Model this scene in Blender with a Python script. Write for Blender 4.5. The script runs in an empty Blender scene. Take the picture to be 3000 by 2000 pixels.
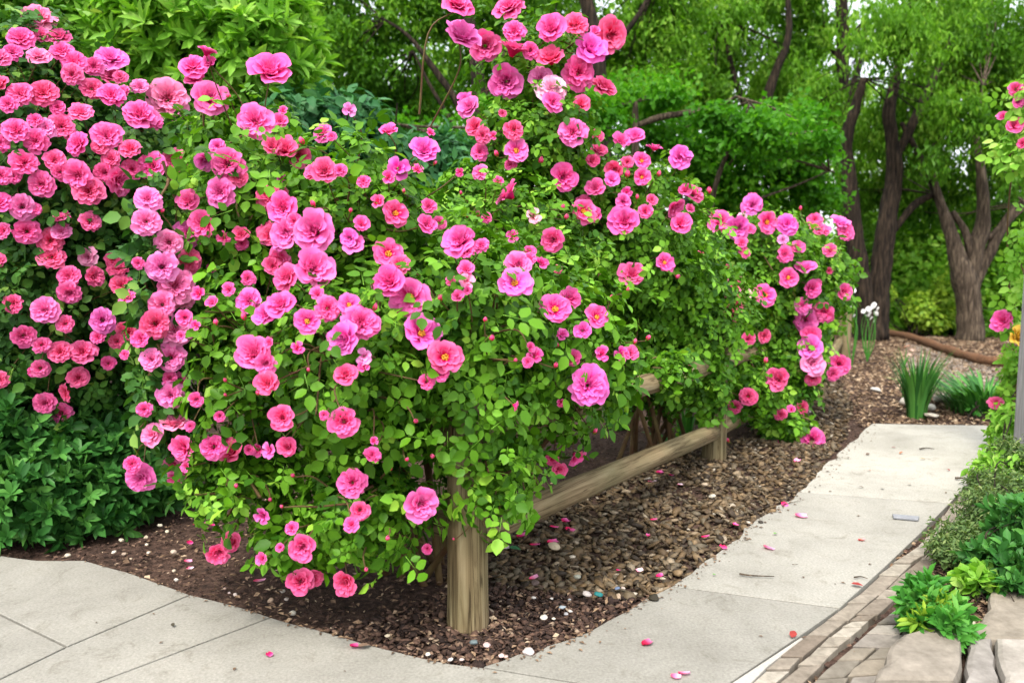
import bpy, math, random
import numpy as np
from mathutils import Vector, noise, Matrix

sc = bpy.context.scene
col = sc.collection
R = math.radians
PI = math.pi

# ---------------------------------------------------------------- camera, sky, sun, exposure
CAM_H = 1.2
F = 28.0 / 36.0 * 3000.0            # focal length in photo pixels (photo 3000 x 2000)
PITCH = math.atan(235.0 / F)
cam_d = bpy.data.cameras.new('camera')
cam = bpy.data.objects.new('camera', cam_d)
col.objects.link(cam)
cam.location = (0, 0, CAM_H)
cam.rotation_euler = (PI / 2 - PITCH, 0, 0)
cam_d.lens = 28
cam_d.sensor_width = 36
cam_d.clip_start = 0.05
cam_d.clip_end = 2000
cam_d.dof.use_dof = True
cam_d.dof.focus_distance = 3.0
cam_d.dof.aperture_fstop = 2.6
sc.camera = cam

SUN_EL, SUN_AZ = 58.0, 200.0        # azimuth: compass-like, measured from +Y towards +X
w = bpy.data.worlds.new('World')
sc.world = w
w.use_nodes = True
nt = w.node_tree
for n in list(nt.nodes):
    nt.nodes.remove(n)
sky = nt.nodes.new('ShaderNodeTexSky')
sky.sky_type = 'NISHITA'
sky.sun_disc = False
sky.sun_elevation = R(SUN_EL)
sky.sun_rotation = R(SUN_AZ)
sky.air_density = 0.8
sky.dust_density = 7.0
sky.ozone_density = 0.6
bg = nt.nodes.new('ShaderNodeBackground')
bg.inputs['Strength'].default_value = 0.15
wo = nt.nodes.new('ShaderNodeOutputWorld')
cloud = nt.nodes.new('ShaderNodeMixRGB')            # high thin overcast whitening the sky
cloud.inputs[0].default_value = 0.6
cloud.inputs[2].default_value = (7.2, 7.4, 7.6, 1)
nt.links.new(sky.outputs[0], cloud.inputs[1])
nt.links.new(cloud.outputs[0], bg.inputs[0])
nt.links.new(bg.outputs[0], wo.inputs[0])

sun_d = bpy.data.lights.new('sun', 'SUN')
sun_d.energy = 1.5
sun_d.angle = R(10)
sun_d.color = (1.0, 0.955, 0.87)
sun = bpy.data.objects.new('sun', sun_d)
col.objects.link(sun)
sd = Vector((math.sin(R(SUN_AZ)) * math.cos(R(SUN_EL)), math.cos(R(SUN_AZ)) * math.cos(R(SUN_EL)), math.sin(R(SUN_EL))))
sun.rotation_euler = (-sd).to_track_quat('-Z', 'Y').to_euler()

sc.view_settings.view_transform = 'Standard'
sc.view_settings.look = 'None'
sc.view_settings.exposure = 1.3
sc.view_settings.gamma = 1.0
sc.render.engine = 'CYCLES'
sc.cycles.use_denoising = True
sc.cycles.max_bounces = 8
sc.cycles.diffuse_bounces = 4
sc.cycles.transmission_bounces = 5
sc.cycles.glossy_bounces = 2

# ---------------------------------------------------------------- photo pixel -> world helpers
CP, SP = math.cos(PITCH), math.sin(PITCH)


def ray(x, y):
    dx = (x - 1500.0) / F
    dz = -(y - 1000.0) / F
    return np.array([dx, CP + dz * SP, -SP + dz * CP])


ORG = np.array([0.0, 0.0, CAM_H])


def atz(x, y, z=0.0):
    d = ray(x, y)
    t = (z - CAM_H) / d[2]
    return ORG + d * t


def atY(x, y, Y):
    d = ray(x, y)
    return ORG + d * (Y / d[1])


def px(Y):                            # metres per photo pixel at depth Y
    return Y / F


# ---------------------------------------------------------------- generic mesh helpers
def link(o, parent=None):
    col.objects.link(o)
    if parent is not None:
        o.parent = parent
    return o


def tag(o, label=None, cat=None, group=None, kind=None):
    if label: o['label'] = label
    if cat: o['category'] = cat
    if group: o['group'] = group
    if kind: o['kind'] = kind
    return o


def empty(name, loc, label, cat, group=None):
    o = bpy.data.objects.new(name, None)
    o.location = tuple(loc)
    o.empty_display_size = 0.1
    link(o)
    return tag(o, label, cat, group)


def raw_mesh(name, V, polys, mat, smooth=False, attrs=None):
    """V (n,3); polys: list of integer arrays (m,k), each of one arity."""
    me = bpy.data.meshes.new(name)
    V = np.asarray(V, dtype=np.float32)
    me.vertices.add(len(V))
    me.vertices.foreach_set('co', V.ravel())
    loops, starts, tot = [], [], 0
    for P in polys:
        P = np.asarray(P, dtype=np.int32)
        if P.size == 0:
            continue
        k = P.shape[1]
        loops.append(P.ravel())
        starts.append(tot + np.arange(len(P)) * k)
        tot += P.size
    loops = np.concatenate(loops)
    starts = np.concatenate(starts)
    me.loops.add(len(loops))
    me.loops.foreach_set('vertex_index', loops.astype(np.int32))
    me.polygons.add(len(starts))
    me.polygons.foreach_set('loop_start', starts.astype(np.int32))
    me.polygons.foreach_set('use_smooth', np.full(len(starts), bool(smooth)))
    for k, v in (attrs or {}).items():
        a = me.attributes.new(k, 'FLOAT', 'POINT')
        a.data.foreach_set('value', np.asarray(v, dtype=np.float32))
    me.materials.append(mat)
    me.update(calc_edges=True)
    me.validate()
    return me


def mesh_obj(name, V, polys, mat, parent=None, smooth=False, attrs=None, origin=None):
    V = np.asarray(V, dtype=float)
    if parent is not None:
        V = V - np.array(parent.location)
    elif origin is not None:
        V = V - np.array(origin)
    me = raw_mesh(name, V, polys, mat, smooth, attrs)
    o = bpy.data.objects.new(name, me)
    if parent is None and origin is not None:
        o.location = tuple(origin)
    return link(o, parent)


def nrm(v):
    v = np.asarray(v, dtype=float)
    return v / np.maximum(np.linalg.norm(v, axis=-1, keepdims=True), 1e-9)


# ---------------------------------------------------------------- materials
def new_mat(name):
    m = bpy.data.materials.new(name)
    m.use_nodes = True
    t = m.node_tree
    for n in list(t.nodes):
        t.nodes.remove(n)
    out = t.nodes.new('ShaderNodeOutputMaterial')
    return m, t, out


def nd(t, kind, **kw):
    n = t.nodes.new(kind)
    for k, v in kw.items():
        setattr(n, k, v)
    return n


def ramp(t, fac, stops):
    r = t.nodes.new('ShaderNodeValToRGB')
    el = r.color_ramp.elements
    while len(el) < len(stops):
        el.new(0.5)
    for e, (p, c) in zip(el, stops):
        e.position = p
        e.color = (c[0], c[1], c[2], 1)
    t.links.new(fac, r.inputs[0])
    return r.outputs[0]


def leaf_mat(name, stops, rough=0.45, trans=0.35, tcol=(1.2, 1.25, 0.5)):
    m, t, out = new_mat(name)
    a = nd(t, 'ShaderNodeAttribute', attribute_name='tint')
    c = ramp(t, a.outputs['Fac'], stops)
    p = nd(t, 'ShaderNodeBsdfPrincipled')
    p.inputs['Roughness'].default_value = rough
    p.inputs['Specular IOR Level'].default_value = 0.16
    t.links.new(c, p.inputs['Base Color'])
    tr = nd(t, 'ShaderNodeBsdfTranslucent')
    mx = nd(t, 'ShaderNodeMixRGB', blend_type='MULTIPLY')
    mx.inputs[0].default_value = 1
    mx.inputs[2].default_value = (*tcol, 1)
    t.links.new(c, mx.inputs[1])
    t.links.new(mx.outputs[0], tr.inputs[0])
    s = nd(t, 'ShaderNodeMixShader')
    s.inputs[0].default_value = trans
    t.links.new(p.outputs[0], s.inputs[1])
    t.links.new(tr.outputs[0], s.inputs[2])
    t.links.new(s.outputs[0], out.inputs[0])
    return m


def noise_mat(name, stops, scale=8, rough=0.9, bump=0.3, detail=6, stretch=None, coord='Object', scale2=None, stops2=None, bdist=0.01, bscale=None):
    m, t, out = new_mat(name)
    tc = nd(t, 'ShaderNodeTexCoord')
    mp = nd(t, 'ShaderNodeMapping')
    if stretch:
        mp.inputs['Scale'].default_value = stretch
    t.links.new(tc.outputs[coord], mp.inputs[0])
    n = nd(t, 'ShaderNodeTexNoise')
    n.inputs['Scale'].default_value = scale
    n.inputs['Detail'].default_value = detail
    n.inputs['Roughness'].default_value = 0.62
    t.links.new(mp.outputs[0], n.inputs[0])
    c = ramp(t, n.outputs[0], stops)
    if scale2:
        n2 = nd(t, 'ShaderNodeTexNoise')
        n2.inputs['Scale'].default_value = scale2
        n2.inputs['Detail'].default_value = 5
        t.links.new(tc.outputs[coord], n2.inputs[0])
        c2 = ramp(t, n2.outputs[0], stops2)
        mx = nd(t, 'ShaderNodeMixRGB', blend_type='MULTIPLY')
        mx.inputs[0].default_value = 1
        t.links.new(c, mx.inputs[1])
        t.links.new(c2, mx.inputs[2])
        c = mx.outputs[0]
    p = nd(t, 'ShaderNodeBsdfPrincipled')
    p.inputs['Roughness'].default_value = rough
    p.inputs['Specular IOR Level'].default_value = 0.25
    t.links.new(c, p.inputs['Base Color'])
    if bump:
        b = nd(t, 'ShaderNodeBump')
        b.inputs['Strength'].default_value = bump
        b.inputs['Distance'].default_value = bdist
        src = n.outputs[0]
        if bscale:
            n3 = nd(t, 'ShaderNodeTexNoise')
            n3.inputs['Scale'].default_value = bscale
            n3.inputs['Detail'].default_value = 4
            t.links.new(mp.outputs[0], n3.inputs[0])
            src = n3.outputs[0]
        t.links.new(src, b.inputs['Height'])
        t.links.new(b.outputs[0], p.inputs['Normal'])
    t.links.new(p.outputs[0], out.inputs[0])
    return m


def flat_mat(name, c, rough=0.7, spec=0.3):
    return noise_mat(name, [(0.3, tuple(x * 0.8 for x in c)), (0.7, tuple(min(1, x * 1.15) for x in c))], scale=60, rough=rough, bump=0.15, bdist=0.002)


def attr_mat(name, stops, rough=0.8, fine=120, bump=0.2):
    """colour picked per piece by the tint attribute, broken up by a fine noise"""
    m, t, out = new_mat(name)
    a = nd(t, 'ShaderNodeAttribute', attribute_name='tint')
    c = ramp(t, a.outputs['Fac'], stops)
    tc = nd(t, 'ShaderNodeTexCoord')
    n = nd(t, 'ShaderNodeTexNoise')
    n.inputs['Scale'].default_value = fine
    n.inputs['Detail'].default_value = 9
    n.inputs['Roughness'].default_value = 0.7
    t.links.new(tc.outputs['Object'], n.inputs[0])
    c2 = ramp(t, n.outputs[0], [(0.3, (0.55, 0.54, 0.52)), (0.7, (1.2, 1.2, 1.2))])
    mx = nd(t, 'ShaderNodeMixRGB', blend_type='MULTIPLY')
    mx.inputs[0].default_value = 1
    t.links.new(c, mx.inputs[1])
    t.links.new(c2, mx.inputs[2])
    p = nd(t, 'ShaderNodeBsdfPrincipled')
    p.inputs['Roughness'].default_value = rough
    p.inputs['Specular IOR Level'].default_value = 0.3
    t.links.new(mx.outputs[0], p.inputs['Base Color'])
    b = nd(t, 'ShaderNodeBump')
    b.inputs['Strength'].default_value = bump
    b.inputs['Distance'].default_value = 0.005
    t.links.new(n.outputs[0], b.inputs['Height'])
    t.links.new(b.outputs[0], p.inputs['Normal'])
    t.links.new(p.outputs[0], out.inputs[0])
    return m


def petal_mat():
    m, t, out = new_mat('rose_petal')
    oi = nd(t, 'ShaderNodeObjectInfo')
    tip = nd(t, 'ShaderNodeAttribute', attribute_name='tip')
    tint = nd(t, 'ShaderNodeAttribute', attribute_name='tint')
    # pale margins, saturated throat
    mg = nd(t, 'ShaderNodeMixRGB', blend_type='MIX')
    mg.inputs[2].default_value = (0.98, 0.42, 0.78, 1)
    t.links.new(oi.outputs['Color'], mg.inputs[1])
    mr = nd(t, 'ShaderNodeMapRange')
    mr.inputs[1].default_value = 0.55
    mr.inputs[2].default_value = 1.0
    mr.inputs[3].default_value = 0.0
    mr.inputs[4].default_value = 0.38
    t.links.new(tip.outputs['Fac'], mr.inputs[0])
    t.links.new(mr.outputs[0], mg.inputs[0])
    dk = nd(t, 'ShaderNodeMixRGB', blend_type='MULTIPLY')
    t.links.new(mg.outputs[0], dk.inputs[1])
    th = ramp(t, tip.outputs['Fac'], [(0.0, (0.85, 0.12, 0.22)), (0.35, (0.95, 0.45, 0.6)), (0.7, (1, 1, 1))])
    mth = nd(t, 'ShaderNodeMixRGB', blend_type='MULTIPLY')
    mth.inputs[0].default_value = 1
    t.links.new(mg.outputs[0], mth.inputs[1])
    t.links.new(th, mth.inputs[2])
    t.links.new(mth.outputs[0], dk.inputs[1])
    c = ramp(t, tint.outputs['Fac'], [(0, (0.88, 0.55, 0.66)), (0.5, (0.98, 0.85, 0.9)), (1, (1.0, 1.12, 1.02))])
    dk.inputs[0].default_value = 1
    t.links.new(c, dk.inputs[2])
    p = nd(t, 'ShaderNodeBsdfPrincipled')
    p.inputs['Roughness'].default_value = 0.75
    p.inputs['Specular IOR Level'].default_value = 0.12
    t.links.new(dk.outputs[0], p.inputs['Base Color'])
    tr = nd(t, 'ShaderNodeBsdfTranslucent')
    t.links.new(dk.outputs[0], tr.inputs[0])
    s = nd(t, 'ShaderNodeMixShader')
    s.inputs[0].default_value = 0.25
    t.links.new(p.outputs[0], s.inputs[1])
    t.links.new(tr.outputs[0], s.inputs[2])
    t.links.new(s.outputs[0], out.inputs[0])
    return m


M = {}
M['petal'] = petal_mat()
M['stamen'] = flat_mat('yellow_stamens', (0.85, 0.42, 0.05))
M['leaf_front'] = leaf_mat('rose_leaf', trans=0.27, stops= [(0, (0.026, 0.095, 0.007)), (0.35, (0.065, 0.185, 0.010)), (0.65, (0.125, 0.31, 0.016)), (0.9, (0.18, 0.42, 0.04)), (1, (0.27, 0.50, 0.05))])
M['leaf_left'] = leaf_mat('dark_rose_leaf', trans=0.27, stops= [(0, (0.02, 0.075, 0.014)), (0.5, (0.045, 0.14, 0.022)), (0.85, (0.10, 0.24, 0.035)), (1, (0.22, 0.38, 0.07))])
M['leaf_ever'] = leaf_mat('evergreen_leaf', [(0, (0.02, 0.09, 0.018)), (0.6, (0.05, 0.18, 0.034)), (1, (0.12, 0.32, 0.06))], rough=0.4, trans=0.2)
M['leaf_light'] = leaf_mat('light_shrub_leaf', [(0, (0.13, 0.33, 0.03)), (0.6, (0.24, 0.50, 0.06)), (1, (0.42, 0.64, 0.14))], trans=0.4)
M['leaf_ivy'] = leaf_mat('ivy_leaf', [(0, (0.02, 0.10, 0.035)), (0.6, (0.05, 0.17, 0.06)), (1, (0.10, 0.27, 0.10))], trans=0.3)
M['leaf_tree_dark'] = leaf_mat('dark_tree_leaf', [(0, (0.035, 0.12, 0.008)), (0.6, (0.085, 0.23, 0.014)), (1, (0.22, 0.42, 0.035))], trans=0.45)
M['leaf_tree'] = leaf_mat('tree_leaf', [(0, (0.055, 0.17, 0.010)), (0.6, (0.135, 0.32, 0.020)), (1, (0.36, 0.58, 0.09))], trans=0.45)
M['leaf_maple'] = leaf_mat('maple_leaf', [(0, (0.03, 0.14, 0.008)), (0.6, (0.07, 0.25, 0.012)), (1, (0.17, 0.42, 0.03))], trans=0.5)
M['leaf_yellow'] = leaf_mat('yellow_green_leaf', [(0, (0.14, 0.30, 0.03)), (1, (0.42, 0.58, 0.06))], trans=0.4)
M['leaf_blade'] = leaf_mat('blade_leaf', [(0, (0.03, 0.15, 0.022)), (0.6, (0.075, 0.28, 0.04)), (1, (0.18, 0.42, 0.09))], trans=0.3)
M['leaf_heath'] = leaf_mat('heath_leaf', [(0, (0.05, 0.10, 0.035)), (0.6, (0.12, 0.20, 0.06)), (1, (0.26, 0.32, 0.12))], trans=0.3)
M['cane'] = noise_mat('rose_cane', [(0.3, (0.09, 0.035, 0.02)), (0.7, (0.14, 0.11, 0.04))], scale=9, rough=0.7, bump=0.1)
M['bark'] = noise_mat('bark', [(0.34, (0.006, 0.004, 0.003)), (0.5, (0.022, 0.015, 0.010)), (0.70, (0.075, 0.052, 0.034))], scale=9, rough=0.95, bump=1.0, stretch=(3.5, 3.5, 0.4), bdist=0.05)
M['bark_grey'] = noise_mat('grey_bark', [(0.34, (0.018, 0.013, 0.009)), (0.52, (0.07, 0.052, 0.036)), (0.74, (0.20, 0.155, 0.11))], scale=11, rough=0.95, bump=0.8, stretch=(3.2, 3.2, 0.4), bdist=0.03)
def concrete_mat():
    m, t, out = new_mat('concrete')
    tc = nd(t, 'ShaderNodeTexCoord')

    def nz(sc_, det, rough=0.6, dist=0.0):
        n = nd(t, 'ShaderNodeTexNoise')
        n.inputs['Scale'].default_value = sc_
        n.inputs['Detail'].default_value = det
        n.inputs['Roughness'].default_value = rough
        n.inputs['Distortion'].default_value = dist
        t.links.new(tc.outputs['Object'], n.inputs[0])
        return n.outputs[0]

    def mul(a, b, f=1.0):
        x = nd(t, 'ShaderNodeMixRGB', blend_type='MULTIPLY')
        x.inputs[0].default_value = f
        t.links.new(a, x.inputs[1])
        t.links.new(b, x.inputs[2])
        return x.outputs[0]
    c = ramp(t, nz(1.6, 8, 0.65, 0.4), [(0.28, (0.225, 0.218, 0.192)), (0.5, (0.30, 0.293, 0.262)), (0.72, (0.365, 0.355, 0.318))])
    c = mul(c, ramp(t, nz(110, 5, 0.7), [(0.3, (0.72, 0.72, 0.71)), (0.7, (1.15, 1.15, 1.15))]))
    c = mul(c, ramp(t, nz(9, 8, 0.75, 1.0), [(0.30, (0.68, 0.66, 0.62)), (0.45, (0.97, 0.97, 0.96)), (0.6, (1, 1, 1))]))
    vo = nd(t, 'ShaderNodeTexVoronoi')
    vo.inputs['Scale'].default_value = 26
    t.links.new(tc.outputs['Object'], vo.inputs[0])
    c = mul(c, ramp(t, vo.outputs['Distance'], [(0.0, (0.45, 0.43, 0.40)), (0.07, (1, 1, 1))]), 0.7)
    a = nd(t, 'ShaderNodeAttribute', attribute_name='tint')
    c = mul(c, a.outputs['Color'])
    p = nd(t, 'ShaderNodeBsdfPrincipled')
    p.inputs['Roughness'].default_value = 0.9
    p.inputs['Specular IOR Level'].default_value = 0.2
    t.links.new(c, p.inputs['Base Color'])
    b = nd(t, 'ShaderNodeBump')
    b.inputs['Strength'].default_value = 0.35
    b.inputs['Distance'].default_value = 0.003
    t.links.new(nz(150, 4), b.inputs['Height'])
    t.links.new(b.outputs[0], p.inputs['Normal'])
    t.links.new(p.outputs[0], out.inputs[0])
    return m


M['concrete'] = concrete_mat()
M['concrete_pale'] = noise_mat('pale_concrete', [(0.3, (0.33, 0.315, 0.28)), (0.7, (0.42, 0.40, 0.36))], scale=3, rough=0.85, bump=0.2,
                               scale2=90, stops2=[(0.3, (0.88, 0.88, 0.88)), (0.7, (1.08, 1.08, 1.08))], bscale=150, bdist=0.003)
M['paver'] = attr_mat('paver_stone', [(0, (0.17, 0.14, 0.11)), (0.35, (0.245, 0.215, 0.175)), (0.7, (0.28, 0.255, 0.21)), (1, (0.36, 0.33, 0.28))], rough=0.9, fine=25)
M['flag'] = attr_mat('flagstone', [(0, (0.16, 0.145, 0.12)), (0.4, (0.235, 0.205, 0.16)), (0.7, (0.215, 0.20, 0.185)), (1, (0.31, 0.285, 0.245))], rough=0.9, fine=14, bump=0.5)
M['mulch'] = noise_mat('mulch_soil', [(0.3, (0.022, 0.014, 0.011)), (0.5, (0.06, 0.036, 0.027)), (0.72, (0.13, 0.082, 0.062))], scale=38, rough=0.95, bump=1.0, bdist=0.02, detail=8,
                       scale2=1.2, stops2=[(0.3, (0.75, 0.75, 0.75)), (0.7, (1.25, 1.2, 1.15))])
M['chips'] = attr_mat('bark_chips', [(0, (0.02, 0.012, 0.010)), (0.4, (0.055, 0.032, 0.024)), (0.8, (0.12, 0.07, 0.05)), (0.96, (0.20, 0.13, 0.09)), (1, (0.42, 0.33, 0.24))], rough=0.9)
M['litter'] = attr_mat('leaf_litter', [(0, (0.08, 0.05, 0.032)), (0.4, (0.20, 0.13, 0.08)), (0.8, (0.34, 0.235, 0.15)), (1, (0.50, 0.40, 0.28))], rough=0.9)
M['pebble'] = attr_mat('river_pebbles', [(0, (0.03, 0.021, 0.013)), (0.3, (0.075, 0.05, 0.027)), (0.55, (0.135, 0.088, 0.042)), (0.75, (0.12, 0.10, 0.068)), (0.93, (0.22, 0.15, 0.08)), (0.99, (0.32, 0.27, 0.20)), (1, (0.55, 0.5, 0.42))], rough=0.65, fine=60)
M['far_gravel'] = attr_mat('grey_gravel', [(0, (0.16, 0.13, 0.11)), (0.5, (0.27, 0.225, 0.19)), (1, (0.40, 0.35, 0.30))])
M['log'] = noise_mat('log_edging', [(0.3, (0.06, 0.03, 0.018)), (0.7, (0.20, 0.10, 0.05))], scale=14, rough=0.9, bump=0.7, stretch=(0.4, 3, 3), bdist=0.02)


def wood_mat(name, axis):
    st = {'x': (0.55, 13, 13), 'z': (13, 13, 0.55)}[axis]
    m, t, out = new_mat(name)
    tc = nd(t, 'ShaderNodeTexCoord')
    mp = nd(t, 'ShaderNodeMapping')
    mp.inputs['Scale'].default_value = st
    t.links.new(tc.outputs['Object'], mp.inputs[0])
    n = nd(t, 'ShaderNodeTexNoise')
    n.inputs['Scale'].default_value = 3.2
    n.inputs['Detail'].default_value = 9
    n.inputs['Roughness'].default_value = 0.65
    n.inputs['Distortion'].default_value = 0.6
    t.links.new(mp.outputs[0], n.inputs[0])
    c = ramp(t, n.outputs[0], [(0.33, (0.035, 0.025, 0.013)), (0.41, (0.13, 0.095, 0.052)), (0.53, (0.23, 0.18, 0.105)), (0.70, (0.32, 0.265, 0.17))])
    n2 = nd(t, 'ShaderNodeTexNoise')
    n2.inputs['Scale'].default_value = 2.3
    n2.inputs['Detail'].default_value = 4
    t.links.new(tc.outputs['Object'], n2.inputs[0])
    c2 = ramp(t, n2.outputs[0], [(0.35, (0.72, 0.78, 0.68)), (0.65, (1.05, 1.0, 0.95))])
    mx = nd(t, 'ShaderNodeMixRGB', blend_type='MULTIPLY')
    mx.inputs[0].default_value = 1
    t.links.new(c, mx.inputs[1])
    t.links.new(c2, mx.inputs[2])
    wv = nd(t, 'ShaderNodeTexNoise')
    wv.inputs['Scale'].default_value = 2.2
    wv.inputs['Detail'].default_value = 3
    mp3 = nd(t, 'ShaderNodeMapping')
    mp3.inputs['Scale'].default_value = {'x': (0.35, 16, 16), 'z': (16, 16, 0.35)}[axis]
    t.links.new(tc.outputs['Object'], mp3.inputs[0])
    t.links.new(mp3.outputs[0], wv.inputs[0])
    c4 = ramp(t, wv.outputs[0], [(0.485, (1, 1, 1)), (0.497, (0.18, 0.15, 0.11)), (0.505, (0.18, 0.15, 0.11)), (0.515, (1, 1, 1))])
    mx4 = nd(t, 'ShaderNodeMixRGB', blend_type='MULTIPLY')
    mx4.inputs[0].default_value = 0.75
    t.links.new(mx.outputs[0], mx4.inputs[1])
    t.links.new(c4, mx4.inputs[2])
    mx = mx4
    # knots
    vo = nd(t, 'ShaderNodeTexVoronoi')
    vo.inputs['Scale'].default_value = 3.1
    mp2 = nd(t, 'ShaderNodeMapping')
    mp2.inputs['Scale'].default_value = {'x': (0.8, 2, 2), 'z': (2, 2, 0.8)}[axis]
    t.links.new(tc.outputs['Object'], mp2.inputs[0])
    t.links.new(mp2.outputs[0], vo.inputs[0])
    c3 = ramp(t, vo.outputs['Distance'], [(0.0, (0.25, 0.2, 0.16)), (0.07, (0.45, 0.4, 0.36)), (0.12, (1, 1, 1))])
    mx2 = nd(t, 'ShaderNodeMixRGB', blend_type='MULTIPLY')
    mx2.inputs[0].default_value = 0.8
    t.links.new(mx.outputs[0], mx2.inputs[1])
    t.links.new(c3, mx2.inputs[2])
    p = nd(t, 'ShaderNodeBsdfPrincipled')
    p.inputs['Roughness'].default_value = 0.85
    p.inputs['Specular IOR Level'].default_value = 0.2
    t.links.new(mx2.outputs[0], p.inputs['Base Color'])
    b = nd(t, 'ShaderNodeBump')
    b.inputs['Strength'].default_value = 0.6
    b.inputs['Distance'].default_value = 0.006
    t.links.new(n.outputs[0], b.inputs['Height'])
    t.links.new(b.outputs[0], p.inputs['Normal'])
    t.links.new(p.outputs[0], out.inputs[0])
    return m


M['wood_x'] = wood_mat('weathered_rail_wood', 'x')
M['wood_z'] = wood_mat('weathered_post_wood', 'z')

# ---------------------------------------------------------------- shapes
def tube(path, radii, sides=8, wob=0.0, seed=0, cap=True):
    """vertices and quads of a tapering tube along a smooth path"""
    P = np.asarray(path, dtype=float)
    rad = np.asarray(radii, dtype=float)
    n = len(P)
    T = np.gradient(P, axis=0)
    T = nrm(T)
    ref = np.array([0.13, 0.21, 1.0]) if abs(T[0][2]) < 0.9 else np.array([1.0, 0.1, 0.0])
    V = []
    a = np.arange(sides) * 2 * PI / sides
    prev = None
    for i in range(n):
        s = np.cross(T[i], ref) if prev is None else prev - T[i] * np.dot(prev, T[i])
        s = nrm(s)
        prev = s
        u = np.cross(T[i], s)
        r = rad[i]
        for k in range(sides):
            rr = r
            if wob:
                q = P[i] * 3.0 + np.array([math.cos(a[k]), math.sin(a[k]), seed])
                rr = r * (1 + wob * noise.noise(Vector(q * 1.3)))
            V.append(P[i] + (s * math.cos(a[k]) + u * math.sin(a[k])) * rr)
    idx = np.arange(n * sides).reshape(n, sides)
    q = np.stack([idx[:-1], np.roll(idx[:-1], -1, 1), np.roll(idx[1:], -1, 1), idx[1:]], -1).reshape(-1, 4)
    polys = [q]
    if cap:
        polys.append(idx[-1][None, :])
        polys.append(idx[0][::-1][None, :])
    return np.array(V), polys


def merge(parts):
    """join a list of (V, polys[, attrs]) -> V, polys grouped by arity, attrs"""
    Vs, by, at, off = [], {}, {}, 0
    for p in parts:
        V, polys = p[0], p[1]
        Vs.append(V)
        for q in polys:
            q = np.asarray(q)
            if q.size:
                by.setdefault(q.shape[1], []).append(q + off)
        if len(p) > 2:
            for k, v in p[2].items():
                at.setdefault(k, []).append(v)
        off += len(V)
    return np.concatenate(Vs), [np.concatenate(v) for v in by.values()], {k: np.concatenate(v) for k, v in at.items()}


def smooth_path(pts, n=6):
    """Catmull-Rom through control points (any dimension)"""
    P = np.asarray(pts, dtype=float)
    P = np.vstack([2 * P[0] - P[1], P, 2 * P[-1] - P[-2]])
    out = []
    for i in range(1, len(P) - 2):
        for t in np.linspace(0, 1, n, endpoint=False):
            a, b, c, d = P[i - 1], P[i], P[i + 1], P[i + 2]
            out.append(0.5 * ((2 * b) + (-a + c) * t + (2 * a - 5 * b + 4 * c - d) * t * t + (-a + 3 * b - 3 * c + d) * t ** 3))
    out.append(P[-2])
    return np.array(out)


def poly_pip(poly, X, Y):
    poly = np.asarray(poly)[:, :2]
    inside = np.zeros(X.shape, bool)
    n = len(poly)
    j = n - 1
    for i in range(n):
        xi, yi = poly[i]
        xj, yj = poly[j]
        c = ((yi > Y) != (yj > Y)) & (X < (xj - xi) * (Y - yi) / (yj - yi + 1e-12) + xi)
        inside ^= c
        j = i
    return inside


def inset(poly, d):
    P = np.asarray(poly, dtype=float)[:, :2]
    n = len(P)
    area = 0.5 * np.sum(P[:, 0] * np.roll(P[:, 1], -1) - np.roll(P[:, 0], -1) * P[:, 1])
    sg = 1 if area > 0 else -1
    out = []
    for i in range(n):
        a, b, c = P[i - 1], P[i], P[(i + 1) % n]
        e1, e2 = nrm(b - a), nrm(c - b)
        n1 = np.array([-e1[1], e1[0]]) * sg
        n2 = np.array([-e2[1], e2[0]]) * sg
        m = n1 + n2
        k = max(0.5, np.dot(m, m) / 2)
        out.append(b + m / k * d)
    return np.array(out), sg


def slab(poly, z0, z1, bev=0.006, gap=0.003):
    """a prism with a small chamfer round its top"""
    A, sg = inset(poly, gap)
    B, _ = inset(poly, gap + bev)
    if sg < 0:
        A, B = A[::-1], B[::-1]
    n = len(A)
    V = np.vstack([np.c_[A, np.full(n, z0)], np.c_[A, np.full(n, z1 - bev)], np.c_[B, np.full(n, z1)]])
    i = np.arange(n)
    j = (i + 1) % n
    q = np.vstack([np.stack([i, j, n + j, n + i], 1), np.stack([n + i, n + j, 2 * n + j, 2 * n + i], 1)])
    return V, [q, (2 * n + i)[None, :]]


def rough_edge(P, amp, step, rng):
    """resample a polyline and jitter it"""
    P = np.asarray(P, dtype=float)
    out = [P[0]]
    for a, b in zip(P[:-1], P[1:]):
        L = np.linalg.norm(b - a)
        k = max(1, int(L / step))
        for i in range(1, k + 1):
            q = a + (b - a) * i / k
            if i < k:
                q = q + rng.normal(0, amp, 2)
            out.append(q)
    return np.array(out)


def g2(pts):
    return np.array([atz(x, y)[:2] for x, y in pts])


rng = np.random.default_rng(7)

# ---------------------------------------------------------------- the ground
def hg(x, y):
    """ground height: a little below the paving, gently lumpy"""
    return -0.028 + 0.012 * math.sin(x * 2.1 + 0.7) * math.sin(y * 1.7) * 1.0 + 0.014 * noise.noise(Vector((x * 3.1, y * 3.1, 0)))


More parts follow.
